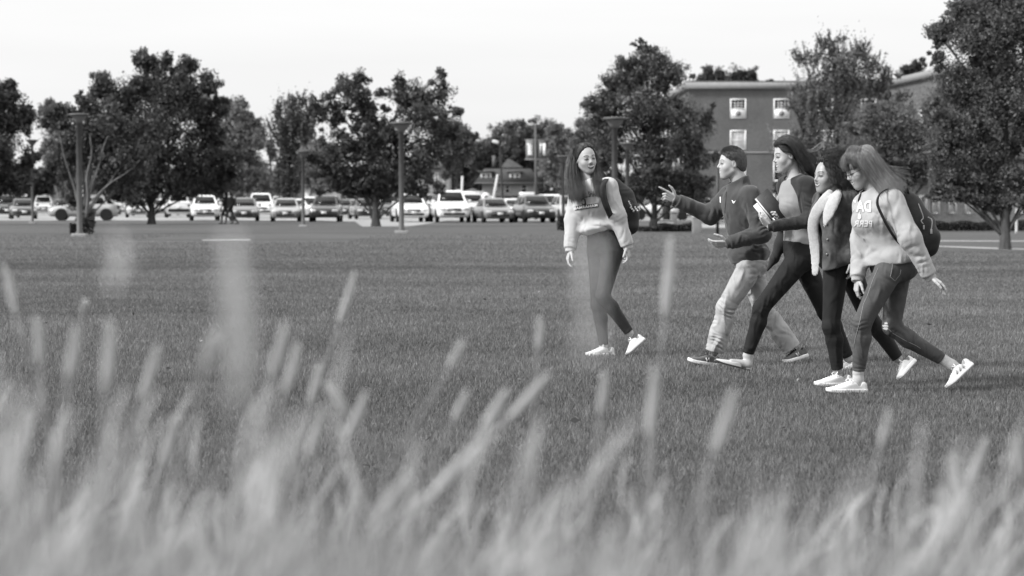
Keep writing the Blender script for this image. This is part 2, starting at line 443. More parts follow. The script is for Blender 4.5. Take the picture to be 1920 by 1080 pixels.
class Fig:
    def __init__(s, D, J, fwd, headf, headu, k=1.0, hp=.225, women=True, **o):
        s.D = D; s.o = dict(HEADK); s.o.update(o); s.k = k
        s.J = {n: P(v[0], v[1], D + (v[2] if len(v) > 2 else 0)) for n, v in J.items()}
        s.up = (s.J['neck'] - s.J['pel']).normalized()
        s.fwd = Vector(fwd); s.fwd = (s.fwd - s.up * s.fwd.dot(s.up)).normalized(); s.side = s.up.cross(s.fwd)
        f = Vector(headf).normalized(); u = Vector(headu); u = (u - f * u.dot(f)).normalized()
        s.hax = (f, u.cross(f), u); s.hk = hp / .225; s.hc = s.J['head']
        s.women = women; s.hands = []; s.feet = []
    def hl(s, x, y, z):      # head-local to world
        return s.hc + (s.hax[0] * x + s.hax[1] * y + s.hax[2] * z) * s.hk
    def hq(s, p): return (p - A3(s.hc)) @ np.array([A3(a) for a in s.hax], f32).T / s.hk
    def head(s, p):
        return near(p, s.hc, .24, .15, lambda p: head_local(s.hq(p), s.o) * s.hk)
    def torso(s, p, o=0.0):
        J = s.J; k = s.k; ax = (s.side, s.fwd, s.up); c = J['chest']; pe = J['pel']; w = .90 if s.women else 1.0
        d = ell(p, c, (.150 * k * w + o, .102 * k + o, .17 * k + o), ax)
        d = smin(d, ell(p, pe.lerp(c, .5), (.124 * k * w + o, .088 * k + o, .15 * k + o), ax), .06)
        d = smin(d, ell(p, pe, ((.158 if s.women else .15) * k + o, .108 * k + o, .125 * k + o), ax), .05)
        d = smin(d, cone(p, J['shL'].lerp(c + s.up * .1, .12), J['shR'].lerp(c + s.up * .1, .12), .050 * k + o, .050 * k + o), .05)
        if s.women:
            for sg in (-1, 1): d = smin(d, ball(p, c + s.fwd * .072 * k + s.side * sg * .058 * k - s.up * .005, .058 * k + o), .04)
        d = smin(d, cone(p, J['neck'] - s.up * .015, c + s.up * .08, .052 * k + o * .8, .10 * k + o * .8), .05)
        return d
    def arm(s, p, q, r, kk=.03):
        J = s.J; return chain(p, [J['sh' + q], J['el' + q], J['wr' + q]], r, kk)
    def leg(s, p, q, o=(0, 0, 0)):
        J = s.J; k = s.k; h, n, a = J['hip' + q], J['kn' + q], J['an' + q]
        d = cone(p, h, n, .084 * k + o[0], .052 * k + o[1])
        cv = n.lerp(a, .30) + (J['calf' + q] if 'calf' + q in J else s.fwd * -.012)
        d = smin(d, chain(p, [n, cv, a], [.050 * k + o[1], .052 * k + o[1], .034 * k + o[2]], .02), .03)
        return d
    def butt(s, p, o=0.0):
        d = None
        for sg in (-1, 1):
            e = ball(p, s.J['pel'] - s.fwd * .045 * s.k + s.side * sg * .062 * s.k - s.up * .04 * s.k, .092 * s.k + o); d = e if d is None else smin(d, e, .04)
        return d
    def body(s, p):
        J = s.J; k = s.k
        d = smin(s.torso(p, -.004), s.butt(p, -.004), .04)
        for q in 'LR':
            d = smin(d, s.leg(p, q, (-.004,) * 3), .03)
            d = smin(d, s.arm(p, q, [.046 * k, .037 * k, .025 * k]), .02)
        for ft in s.feet: d = smin(d, chain(p, ft, [.034, .030, .024], .02), .02)
        d = smin(d, cone(p, J['neck'] - s.up * .01, s.hl(-.022, 0, -.035), .052 * k if s.women else .060, .050 * k if s.women else .058), .018)
        for H, c in s.hands: d = smin(d, near(p, c, .22, .15, lambda p: hand_sdf(p, H)), .008)
        d = smin(d, s.head(p), .012)
        return d
    def build_body(s, root, mats, h=.0029, name='body'):
        pts = list(s.J.values()) + [H[0][0][1] for H, c in s.hands]
        lo, hi = bounds([p for n, p in s.J.items() if not n.startswith('calf')], .24)
        return sdf_obj(name, s.body, lo, hi, h, [mats[0]], root, None, slack=.011, tonefn=head_tone(s.hc, s.hax, s.hk, s.o, mats[1], mats[2]))
    def add_hand(s, q, F, N, T, curls, **kw):
        wr = s.J['wr' + q]; H = hand_segs(wr, F, N, T, curls, **kw); s.hands.append((H, wr + Vector(F).normalized() * .08))
RELAX = [(.35, .45, .3), (.45, .55, .3), (.55, .6, .35), (.6, .65, .4)]

def shoe(root, mats, heel, toe, ank, side=(0, 1, 0), w=.094, tall=.085, kind='sneaker', label=None):
    """heel, toe: ends of the sole underside; mats upper, sole, lace"""
    f = (toe - heel); L = f.length; f.normalize(); s = Vector(side); s = (s - f * s.dot(f)).normalized(); u = f.cross(s)
    if u.z < 0 and u.dot(ank - heel) < 0: u = -u
    if u.dot(ank - heel.lerp(toe, .2)) < 0: u = -u
    M = np.array([A3(f), A3(s), A3(u)], f32)
    def loc(p): return (p - A3(heel)) @ M.T
    def outline(q, gx):      # half width along the sole
        x = np.clip(q[:, 0] / L, 0, 1)
        return w / 2 * (0.74 + .30 * np.sin(np.clip((x - .18) / .8, 0, 1) * 3.14) ** 1.0 + .02) + gx
    def rim(q, gx):
        x = q[:, 0]; xe = np.maximum(np.maximum(.03 - x, x - (L - .038)), 0)
        hw = outline(q, gx)
        return np.sqrt((np.maximum(np.abs(q[:, 1]) - hw + .028, 0)) ** 2 + xe ** 2) - .028
    th = .026 if kind == 'sneaker' else .012
    def sole(p):
        q = loc(p); sp = .012 * np.clip((q[:, 0] / L - .72) / .28, 0, 1) ** 2
        dz = np.abs(q[:, 2] - th / 2 - sp) - th / 2
        return smax(rim(q, .002), dz, .006)
    al = loc(np.array([A3(ank)], f32))[0]
    ht = min(tall, .14)
    def upper(p):
        q = loc(p)
        x = q[:, 0] / L
        top = np.interp(x, [0, .12, .3, .42, .62, .82, 1.0], [ht * .80, ht * .92, ht * .92, ht * .86, ht * .62, ht * .48, ht * .36]).astype(f32)
        d = smax(rim(q, -.003) + .006 * np.clip(q[:, 2] / ht, 0, 1), q[:, 2] - top, .022)
        d = smax(d, -(q[:, 2] - th * .5), .004)
        d = smax(d, -(np.sqrt((q[:, 0] - L * .26) ** 2 / 1.5 + q[:, 1] ** 2 + np.minimum(q[:, 2] - ht * (.62 if kind == 'sneaker' else .3), 0) ** 2) - (.030 if kind == 'sneaker' else .034)), .006)
        return d
    c = heel.lerp(toe, .5) + u * .05
    lo, hi = bounds([heel, toe, heel + u * .13, toe + u * .1], .07)
    sh = sdf_obj('shoe', upper, lo, hi, .0042, [mats[0]], root, slack=.012)
    sdf_obj('sole', sole, lo, hi, .0042, [mats[1]], sh, slack=.012)
    if label: sh['label'] = label
    W = lambda x, y, z: heel + f * x + s * y + u * z
    if kind == 'sneaker':
        mb = MB()
        for i in range(5):
            x = L * (.40 + .065 * i); z = np.interp(x / L, [.3, .42, .62, .82], [ht * .92, ht * .86, ht * .62, ht * .48]) + .004
            mb.tube([W(x, -.024, z - .006), W(x + .004, 0, z + .002), W(x, .024, z - .006)], .0036, 5)
            mb.tube([W(x, -.02, z - .004), W(x + .02, .018, z - .006)], .003, 5)
        z = ht * .88
        for sg in (-1, 1): mb.tube([W(L * .40, 0, z), W(L * .42, .02 * sg, z + .022), W(L * .46, .036 * sg, z + .008), W(L * .44, .03 * sg, z - .01), W(L * .40, 0, z)], .0034, 5)
        mb.build('laces', [mats[2]], sh, True)
    return sh, W, L

def project(objs, pts, d, off=.002):
    from mathutils.bvhtree import BVHTree
    out = []; trees = []
    for o in objs:
        M = Matrix.Identity(4); q = o
        while q is not None: M = Matrix.LocRotScale(q.location, q.rotation_euler, q.scale) @ M; q = q.parent
        trees.append(BVHTree.FromPolygons([M @ v.co for v in o.data.vertices], [tuple(f.vertices) for f in o.data.polygons]))
    for p in pts:
        best = None
        for t in trees:
            hit, nrm, i, dist = t.ray_cast(p - d * .5, d, 1.2)
            if hit is not None and (best is None or dist < best[1]): best = (hit + (nrm if nrm.dot(d) < 0 else -nrm) * off * .8, dist)
        out.append((best[0] - d * off) if best else None)
    return out
def text_geo(txt, size=1.0, bold=0.0, step=None):
    cu = bpy.data.curves.new('lettering', 'FONT'); cu.body = txt; cu.size = size; cu.align_x = 'CENTER'; cu.align_y = 'CENTER'; cu.offset = bold; cu.resolution_u = 3
    o = bpy.data.objects.new('lettering', cu); COL.objects.link(o)
    me = bpy.data.meshes.new_from_object(o.evaluated_get(bpy.context.evaluated_depsgraph_get()))
    bpy.data.objects.remove(o); bpy.data.curves.remove(cu)
    bm = bmesh.new(); bm.from_mesh(me); bmesh.ops.triangulate(bm, faces=bm.faces[:]); bmesh.ops.subdivide_edges(bm, edges=[e for e in bm.edges if e.calc_length() > .12 * size], cuts=3); bmesh.ops.triangulate(bm, faces=bm.faces[:])
    vs = [v.co.copy() for v in bm.verts]; fs = [[v.index for v in f.verts] for f in bm.faces]; bm.free(); bpy.data.meshes.remove(me)
    return vs, fs
def decal(name, parent, target, vs, fs, org, right, upv, d, m, warp=None, off=.003):
    """lay flat artwork on a garment by projecting along d"""
    pts = []
    for v in vs:
        x, y = v.x, v.y
        if warp: x, y = warp(x, y)
        pts.append(org + right * x + upv * y)
    pr = project(target, pts, Vector(d).normalized(), off)
    keep = [f for f in fs if all(pr[i] is not None for i in f)]
    pr = [p if p is not None else org for p in pr]
    if keep: return np_mesh(name, np.array([tuple(p) for p in pr], f32), keep, [m], parent, False)
def ribbon(mb, pts, wv, w, th=.004, m=0):
    """flat strap through pts; wv = width direction per point or one vector"""
    n = len(pts); vs = []
    for i, p in enumerate(pts):
        W_ = (wv[i] if isinstance(wv, list) else wv).normalized() * w / 2
        d = (pts[min(i + 1, n - 1)] - pts[max(i - 1, 0)]).normalized(); nn = d.cross(W_).normalized() * th / 2
        vs += [p - W_ - nn, p + W_ - nn, p + W_ + nn, p - W_ + nn]
    fs = [[i * 4 + k, i * 4 + (k + 1) % 4, i * 4 + 4 + (k + 1) % 4, i * 4 + 4 + k] for i in range(n - 1) for k in range(4)]
    fs += [[3, 2, 1, 0], [n * 4 - 4, n * 4 - 3, n * 4 - 2, n * 4 - 1]]
    mb.add(vs, fs, m)
def cr(pts, n=16):
    return [Vector(p) for p in catmull(np.array([tuple(p) for p in pts], np.float64), n)]
# ---------------------------------------------------------------- ground
def drow(y): return 5576.0 / (y - HOR)
def sheet(name, pts, m, z=0.0, label=None):
    o = np_mesh(name, np.array([(a, b, z) for a, b in pts], f32), [list(range(len(pts)))], m, None, False)
    return tag(o, kind='structure')
def ground_mat(name, v, sc1=.25, sc2=9.0, a1=.18, a2=.35, stretch=(.35, 1, 1), dark=None):
    m = bpy.data.materials.new(name); m.use_nodes = True; nt = m.node_tree; b = nt.nodes['Principled BSDF']
    b.inputs['Roughness'].default_value = .95; b.inputs['Specular IOR Level'].default_value = .15
    g = nt.nodes.new('ShaderNodeNewGeometry'); mpn = nt.nodes.new('ShaderNodeMapping'); mpn.inputs['Scale'].default_value = stretch
    nt.links.new(g.outputs['Position'], mpn.inputs[0]); val = None
    for sc, a in ((sc1, a1), (sc1 * 5, a1 * .6), (sc2, a2), (sc2 * 6, a2)):
        n = nt.nodes.new('ShaderNodeTexNoise'); n.inputs['Scale'].default_value = sc; n.inputs['Detail'].default_value = 4
        nt.links.new((mpn if sc < 3 else g).outputs[0], n.inputs['Vector'])
        r_ = nt.nodes.new('ShaderNodeMapRange'); r_.inputs[1].default_value = .3; r_.inputs[2].default_value = .7; r_.inputs[3].default_value = 1 - a; r_.inputs[4].default_value = 1 + a
        nt.links.new(n.outputs[0], r_.inputs[0])
        mu = nt.nodes.new('ShaderNodeMath'); mu.operation = 'MULTIPLY'; nt.links.new(r_.outputs[0], mu.inputs[0])
        if val is None: mu.inputs[1].default_value = v
        else: nt.links.new(val, mu.inputs[1])
        val = mu.outputs[0]
    cb = nt.nodes.new('ShaderNodeCombineColor')
    for i in range(3): nt.links.new(val, cb.inputs[i])
    nt.links.new(cb.outputs[0], b.inputs['Base Color'])
    return m
LAWN = ground_mat('lawn_turf', .076)
sheet('lawn', [(-600, -30), (600, -30), (600, 1600), (-600, 1600)], LAWN)
LOT = ground_mat('pale_asphalt', .27, .12, 4, .12, .08, (1, 1, 1))
CONC = mat('concrete', .28, .9, .2, noise=(3, .12), bump=(60, .3, .01)); PAINT = mat('lot_paint', .6, .8)
sheet('parking_lot', [(-90, 157), (0, 157), (9, 155), (60, 150), (60, 262), (-90, 262)], LOT, .006)
sheet('driveway', [(G(600, 1).x * 158, 156.6), (G(560, 1).x * 135 * 0 - 9.6, 148), (-7.3, 118), (-5.1, 118), (-4.2, 156.6)], LOT, .004)
sheet('path', [(G(385, 77).x, 76.2), (G(472, 77).x, 76.2), (G(472, 78.5).x, 78.6), (G(385, 78.5).x, 78.0)], CONC, .005)
sheet('path', [(G(1700, 66).x, 66.4), (G(1760, 66).x, 65.5), (G(1873, 62).x, 61.6), (G(1990, 61).x, 60.6), (G(1990, 62).x, 63.0), (G(1873, 65).x, 64.2), (G(1700, 68).x, 68.6)], CONC, .005)
sheet('path', [(G(1700, 75).x, 75), (G(1990, 75).x, 74), (G(1990, 76).x, 75.4), (G(1700, 77).x, 76.6)], CONC, .005)
sheet('path', [(G(1290, 115).x, 114), (G(1520, 115).x, 112), (G(1560, 115).x, 118), (G(1290, 142).x, 142)], CONC, .005)
for i in range(26):
    x = -46 + i * 2.75
    sheet('lot_marking', [(x, 160), (x + .12, 160), (x + 1.1 + .12, 165.5), (x + 1.1, 165.5)], PAINT, .011)

# lawn blades in the zone where single blades can be seen
rg = np.random.default_rng(1)
N = 1100000
yy = 7.0 * np.exp(rg.uniform(0, 1, N) ** 1.0 * math.log(90 / 7.0)); yy = np.where((yy > 40) & (rg.uniform(0, 1, N) < (yy - 40) / 60), 7 + (yy - 7) * .5, yy); xx = rg.uniform(-1, 1, N) * (.222 * yy + 1.6)
yy = np.where(((yy > 59) & (xx > 10)) | ((yy > 73.5) & (xx < -5) & (xx > -12)), 20 + yy * .3, yy)
def vnoise(x, y, s, seed):
    r = np.random.default_rng(seed).uniform(0, 1, (256, 256)); u = x * s % 256; v = y * s % 256
    i = u.astype(int); j = v.astype(int); a = u - i; b = v - j; a = a * a * (3 - 2 * a); b = b * b * (3 - 2 * b); i2 = (i + 1) % 256; j2 = (j + 1) % 256
    return r[i, j] * (1 - a) * (1 - b) + r[i2, j] * a * (1 - b) + r[i, j2] * (1 - a) * b + r[i2, j2] * a * b
pat = .5 * vnoise(xx * .5, yy, .45, 3) + .3 * vnoise(xx * .6, yy, 1.7, 4) + .2 * vnoise(xx, yy, 7, 5)
hgt = (.021 + .024 * pat) * rg.uniform(.6, 1.3, N); wd = .0028 + .00024 * yy
az = rg.uniform(0, 6.283, N); ln = rg.uniform(.1, .75, N) * hgt; la = rg.uniform(0, 6.283, N)
bx, by = np.cos(az) * wd / 2, np.sin(az) * wd / 2
Vb = np.stack([np.stack([xx - bx, yy - by, np.zeros(N)], 1), np.stack([xx + bx, yy + by, np.zeros(N)], 1), np.stack([xx + np.cos(la) * ln, yy + np.sin(la) * ln, hgt], 1)], 1).reshape(-1, 3)
tn = np.repeat((.52 + .92 * pat) * rg.uniform(.55, 1.5, N) , 3)
gl = np_mesh('grass', Vb, np.arange(N * 3).reshape(-1, 3), mat('grass_blade', .150, .65, .3, trans=.3, tone=True), None, False, tone=tn)
tag(gl, 'short mown grass of the lawn', 'grass', kind='stuff')

# ---------------------------------------------------------------- trees
BARK = mat('bark', .055, .95, .1, noise=(12, .4, (1, 1, .2)), bump=(30, .6, .03)); BARKP = mat('pale_bark', .14, .9, .1, noise=(14, .35, (1, 1, .2)), bump=(30, .5, .02))
LEAFM = {}
def leafmat(v): return mat('leaves_%03d' % int(v * 1000), v, .50, .45, trans=.36, tone=True)
def leaf_mesh(name, C, size, rg, mt, parent, tone, flat=.0):
    n = len(C); a = rg.normal(0, 1, (n, 3)); a[:, 2] *= (1 - flat * .5); a /= np.linalg.norm(a, axis=1, keepdims=True)
    b = rg.normal(0, 1, (n, 3)); b -= (b * a).sum(1, keepdims=True) * a; b /= np.linalg.norm(b, axis=1, keepdims=True)
    s = (size * rg.uniform(.6, 1.35, n))[:, None]
    V = np.stack([C - a * s * .5, C + b * s * .28, C + a * s * .5, C - b * s * .28], 1).reshape(-1, 3)
    return np_mesh(name, V, np.arange(n * 4).reshape(-1, 4), mt, parent, False, tone=np.repeat(tone, 4))
def tree(label, bx, D, tw, lobes, n, ls, tone=.05, kind='round', group=None, bark=None, seed=0, split=None, depth=1.0, name='tree', flare=1.5, sig=.17, limbs=True, lean=0, core=.16):
    """bx base pixel column, tw trunk width in pixels, lobes (px, py, rx, ry) in photograph pixels"""
    rg = np.random.default_rng(seed + 100); pxm = FPX / D; base = G(bx, D)
    root = empty(name, base, label, 'tree', group)
    r0 = tw / pxm / 2
    L = [(P(a, b, D), c / pxm, d / pxm) for a, b, c, d in lobes]; NL = len(L)
    if name == 'tree':
        for c, rx, ry in list(L):
            for _ in range(3 if rx * pxm > 26 else 1):
                a_ = rg.uniform(0, 6.283); s_ = rg.uniform(.28, .5); L.append((c + Vector((math.cos(a_) * rx * .92, rg.uniform(-.4, .4) * rx, math.sin(a_) * ry * .92)), rx * s_, ry * s_))
        L = [(c, rx * (.90 if i < NL else 1), ry * (.90 if i < NL else 1)) for i, (c, rx, ry) in enumerate(L)]
    cz = sum(l[0].z * l[1] * l[2] for l in L) / sum(l[1] * l[2] for l in L); cx = sum(l[0].x * l[1] * l[2] for l in L) / sum(l[1] * l[2] for l in L)
    zt = cz + (max(l[0].z for l in L) - cz) * .35; zs = P(0, split, D).z if split else max(.9, min(l[0].z - l[2] for l in L) * 1.0)
    mb = MB(); top = Vector((base.x * .3 + cx * .7 + lean, D, zt))
    tr = [base + Vector((0, 0, -.1)), base + Vector((0, 0, .12)), base + Vector((0, 0, .5)), Vector((base.x, D, zs)), base.lerp(top, .62) + Vector((0, 0, .0)), top]
    tr = [Vector(p) for p in catmull(np.array([tuple(p) for p in tr]), 14)]
    for i in range(5, 14): tr[i] += Vector((rg.normal(0, .06), rg.normal(0, .06), 0)) * (i / 14)
    mb.tube(tr, [r0 * (flare if i == 0 else (1.18 if i < 3 else max(.08, 1.05 - .95 * max(0, (i - 3)) / 11))) for i in range(14)], 10)
    C = []; T = []; C2 = []; T2 = []
    tot = sum(l[1] * l[2] for l in L)
    for li, (c, rx, ry) in enumerate(L):
        rdep = min(rx, ry * 1.3) * depth; cc = c + Vector((0, rg.uniform(-.5, .5) * rdep * .8, 0))
        st = tr[min(13, max(4, int(4 + 8 * max(0, min(1, (cc.z - zs) / max(.1, zt - zs) * .75)))))]
        if limbs and li < NL:
            md = st.lerp(cc, .5) + Vector((0, 0, .04 * (cc - st).length))
            lp = cr([st, md, cc], 8); mb.tube(lp, [max(.012, r0 * .32 * (1 - i / 9)) for i in range(8)], 6)
            for _ in range(5):
                q = lp[rg.integers(3, 7)]; e = cc + Vector((rg.normal(0, .5) * rx * .6, rg.normal(0, .5) * rdep * .6, rg.normal(.1, .3) * ry)); m2 = q.lerp(e, .5) + Vector((0, 0, .06))
                mb.tube(cr([q, m2, e], 6), [max(.008, r0 * .11 * (1 - i / 7)) for i in range(6)], 5)
        nl = int(2.5 * n * rx * ry / tot); K = max(8, int(nl / 85))
        d = rg.normal(0, 1, (K, 3)); d /= np.linalg.norm(d, axis=1, keepdims=True); rr = rg.uniform(.12, 1, K) ** .5
        cl = d * rr[:, None] * np.array([rx, rdep, ry]) * 1.0
        if kind == 'upright': cl[:, 2] += np.abs(cl[:, 0]) * .25
        which = rg.integers(0, K, nl); sg = 1.15 * sig * (rx * ry * rdep) ** (1 / 3) * rg.uniform(.55, 1.3, K)
        off = np.clip(rg.normal(0, 1, (nl, 3)), -1.9, 1.9) * sg[which][:, None]
        if kind == 'upright':
            s_ = rg.normal(0, 1, nl) * sg[which] * 2.3; dx = np.clip(cl[which, 0] / max(rx, .1), -1, 1) * .9
            off = rg.normal(0, 1, (nl, 3)) * sg[which][:, None] * .33 + np.stack([s_ * dx * .6, s_ * .1, s_], 1)
        nc = int(nl * (.10 if kind == 'upright' else core)); dc = rg.normal(0, 1, (nc, 3)); dc /= np.linalg.norm(dc, axis=1, keepdims=True); dc *= rg.uniform(0, 1, (nc, 1)) ** .45
        C2.append(np.array(tuple(cc)) + dc * np.array([rx, rdep, ry]) * .68); T2.append(rg.uniform(.5, 1.25, nc))
        C.append(np.array(tuple(cc)) + cl[which] + off); T.append((rg.uniform(.65, 1.35, K)[which]) * rg.uniform(.45, 1.6, nl))
    C = np.concatenate(C); T = np.concatenate(T); k = C[:, 2] > .25; C = C[k]; T = T[k]
    mb.build('trunk', [bark or BARK], root, True)
    S_ = np.concatenate([np.full(len(C), ls * 1.0), np.full(sum(map(len, C2)), ls * 2.0)]); C = np.concatenate([C] + C2); T = np.concatenate([T] + T2)
    k = C[:, 2] > .3; leaf_mesh('crown', C[k], S_[k], rg, leafmat(tone), root, T[k])
    return root
def blob(cx, cy, rx, ry, n, seed, r=.42):
    """break a crown outline into overlapping lobes"""
    g = random.Random(seed); out = []
    for i in range(n):
        a = i * 2.399 + g.uniform(-.4, .4); q = math.sqrt((i + .5) / n) * .72
        s = g.uniform(.8, 1.15) * r
        out.append((cx + math.cos(a) * rx * q, cy + math.sin(a) * ry * q, rx * s, ry * s))
    return out
GB = 'trees standing round the lawn'
GF = 'trees beyond the parking lot'
tree('dense dark tree cut off by the left edge of the photo', -18, 128, 16, [(-30, 190, 50, 45), (10, 220, 45, 50), (-10, 290, 60, 60), (45, 225, 30, 24), (25, 330, 45, 34), (5, 170, 24, 28), (-30, 350, 45, 30), (52, 300, 22, 20)], 13000, .15, .066, group=GB, seed=1)
T3 = tree('many-stemmed small tree with pale bare limbs behind the left lamp post', 158, 92, 13, [(150, 245, 52, 36), (205, 235, 60, 40), (120, 290, 34, 40), (190, 290, 66, 48), (250, 290, 46, 46), (232, 350, 34, 26), (140, 370, 24, 30), (170, 205, 40, 26), (165, 405, 20, 26), (102, 215, 30, 24)], 7600, .12, .085, group=GB, bark=BARKP, seed=2, split=415, flare=1.1)
tree('broad dark tree with the tallest crown on the left', 285, 131, 15, [(285, 160, 62, 52), (225, 190, 52, 46), (345, 175, 56, 56), (300, 240, 82, 60), (390, 240, 40, 56), (215, 270, 50, 60), (370, 305, 74, 56), (270, 325, 76, 44), (420, 290, 28, 44), (415, 345, 36, 24), (195, 150, 26, 26), (272, 120, 20, 20), (312, 118, 16, 22), (350, 125, 22, 20), (418, 190, 16, 16), (330, 356, 60, 20), (250, 360, 40, 14), (205, 335, 36, 34)], 24000, .15, .066, group=GB, seed=3, split=385)
tree('middle tree with an open see-through crown and flared trunk', 705, 119, 17, [(655, 170, 42, 32), (625, 200, 36, 30), (690, 200, 36, 26), (760, 180, 44, 34), (825, 175, 24, 44), (800, 220, 62, 42), (720, 245, 60, 40), (650, 285, 58, 36), (720, 300, 74, 44), (800, 285, 68, 46), (655, 330, 66, 28), (745, 345, 66, 24), (600, 215, 18, 34), (828, 140, 15, 18), (612, 300, 30, 40), (850, 255, 26, 30), (670, 145, 20, 22), (780, 355, 50, 18), (640, 352, 50, 16), (710, 365, 60, 12)], 16500, .125, .072, group=GB, seed=4, split=380, flare=1.9, sig=.15)
tree('tall tree with a bent dark trunk between the laughing woman and the young man', 1225, 101, 17, [(1225, 120, 52, 36), (1180, 150, 46, 36), (1262, 140, 34, 40), (1215, 200, 80, 50), (1140, 235, 62, 46), (1290, 235, 52, 50), (1225, 285, 90, 54), (1120, 300, 44, 46), (1310, 300, 34, 34), (1230, 350, 92, 34), (1150, 355, 50, 26), (1300, 365, 42, 26), (1210, 92, 28, 16), (1135, 180, 24, 24), (1330, 215, 16, 20)], 30000, .088, .10, group=GB, seed=5, split=395, sig=.15)
tree('feathery upright tree in front of the brick building', 1568, 118, 9, [(1575, 120, 62, 48), (1540, 160, 50, 44), (1620, 150, 48, 44), (1575, 215, 80, 54), (1520, 260, 46, 44), (1640, 240, 50, 50), (1570, 300, 86, 44), (1500, 110, 16, 22), (1560, 85, 34, 18), (1610, 92, 24, 20), (1690, 180, 30, 12), (1475, 290, 34, 44), (1660, 150, 30, 20), (1640, 115, 22, 20), (1505, 200, 30, 40), (1670, 210, 40, 30)], 20000, .10, .15, kind='upright', group=GB, seed=6, sig=.13)
tree('rounded mid-toned tree between the feathery tree and the large right hand tree', 1690, 104, 12, [(1690, 250, 66, 56), (1640, 285, 54, 50), (1740, 270, 50, 60), (1685, 325, 76, 44), (1620, 345, 46, 36), (1755, 318, 36, 34), (1620, 230, 34, 26), (1660, 210, 34, 22), (1750, 210, 40, 40)], 27000, .09, .14, group=GB, seed=7)
tree('large leafy tree with a thick pale trunk at the right edge', 1884, 62, 21, [(1830, 70, 70, 70), (1900, 40, 70, 70), (1960, 90, 70, 90), (1800, 160, 62, 60), (1880, 180, 80, 80), (1960, 240, 70, 80), (1785, 250, 46, 54), (1850, 290, 80, 60), (1940, 340, 60, 46), (1790, 335, 50, 36), (1870, 352, 56, 30), (1860, -20, 80, 70), (1940, -50, 80, 70), (1800, 366, 44, 20), (1850, 378, 48, 18), (1925, 376, 60, 24), (1770, 352, 34, 22), (1755, 215, 20, 24), (1760, 110, 22, 26), (1752, 55, 16, 18)], 52000, .066, .115, group=GB, bark=mat('grey_bark', .075, .9, .1, noise=(12, .35, (1, 1, .2)), bump=(25, .6, .02)), seed=8, split=368, flare=1.6, sig=.15)
mbx = MB()      # the pale bare limbs that show in front of its foliage
for pts, w_ in (([(157, 425), (150, 390), (137, 345), (122, 300), (112, 255)], .10), ([(160, 420), (165, 370), (163, 330), (172, 290), (168, 250)], .13), ([(162, 400), (172, 350), (186, 310), (196, 270), (215, 235)], .10), ([(160, 410), (176, 375), (205, 345), (240, 322), (262, 300)], .10), ([(166, 360), (178, 325), (190, 300), (189, 270)], .07), ([(205, 345), (222, 318), (250, 290), (262, 262)], .06), ([(150, 390), (140, 360), (145, 320), (150, 285)], .06)):
    q = cr([P(a, b, 91.6 - .1 * k) for k, (a, b) in enumerate(pts)], 12); mbx.tube(q, [w_ * .55 * (1 - .06 * i) for i in range(12)], 7)
lim = mbx.build('limbs', [BARKP], T3, True)
# beyond the lot: each tree its own crown
far = [
 ('pale weeping tree between the two dark trees on the left', 118, 235, 8, blob(120, 280, 62, 88, 9, 1), 7000, .26, .17, 'round'),
 ('dark tree rising close behind the tile-roofed house', 1000, 350, 8, blob(985, 305, 66, 60, 8, 21), 8000, .3, .07, 'round'),
 ('pale grey tree right of the broad dark tree', 450, 250, 7, blob(452, 285, 66, 90, 9, 2), 8000, .26, .18, 'round'),
 ('pointed tree with upswept branches rising behind the pale ones', 545, 215, 8, [(550, 225, 36, 44), (530, 250, 32, 50), (575, 250, 30, 50), (550, 300, 52, 54), (520, 210, 14, 26), (550, 190, 16, 20), (585, 210, 12, 26), (540, 350, 50, 26)], 8500, .20, .085, 'upright'),
 ('light fluffy tree just left of the middle tree', 598, 200, 6, blob(600, 305, 46, 54, 7, 4), 5200, .2, .18, 'round'),
 ('grey tree peeping out right of the middle tree', 858, 235, 7, blob(850, 270, 48, 62, 7, 5), 5500, .23, .12, 'round'),
 ('dark tree filling the gap left of the tile-roofed house', 895, 345, 8, blob(890, 312, 62, 58, 8, 6), 7500, .33, .06, 'round'),
 ('wide tree behind the tile-roofed house with sky through its top', 985, 390, 10, blob(975, 272, 82, 66, 12, 7), 8500, .33, .12, 'round'),
 ('light tree with rounded clumps left of the laughing woman\'s head', 1052, 190, 10, blob(1066, 285, 52, 80, 10, 8), 8500, .17, .18, 'round'),
 ('mid-toned tree behind the laughing woman\'s backpack', 1100, 170, 10, blob(1110, 300, 52, 76, 8, 9), 7500, .16, .12, 'round'),
 ('broad crown rising over the left end of the brick roof', 1335, 235, 10, [(1320, 150, 26, 24), (1345, 140, 24, 20), (1385, 145, 30, 24), (1410, 140, 16, 18), (1370, 165, 60, 22), (1340, 190, 50, 30)], 4600, .22, .050, 'round'),
 ('small crown peeping over the middle of the brick roof', 1446, 240, 6, [(1444, 156, 14, 10), (1460, 165, 12, 12), (1450, 180, 22, 20)], 1300, .2, .050, 'round'),
 ('distant tree top beside the roof line at the right', 1712, 236, 8, [(1722, 122, 16, 13), (1700, 130, 14, 12), (1712, 150, 28, 22)], 1600, .2, .05, 'round'),
 ('dark low tree behind the cars at the far left', 60, 225, 7, blob(60, 340, 60, 36, 6, 12), 4200, .26, .04, 'round'),
 ('shadowy low tree behind the white cars at left centre', 400, 232, 8, blob(390, 340, 70, 32, 7, 13), 4800, .26, .035, 'round'),
 ('low dark tree behind the middle tree trunk', 690, 240, 8, blob(690, 340, 80, 32, 7, 14), 5200, .26, .035, 'round'),
 ('low broad tree behind the bench and sign slab', 1260, 178, 9, blob(1270, 350, 70, 34, 6, 15), 5200, .17, .045, 'round'),
 ('grey-green tree behind the heads of the two middle women', 1500, 160, 8, blob(1505, 345, 60, 46, 6, 16), 5200, .17, .06, 'round'),
]
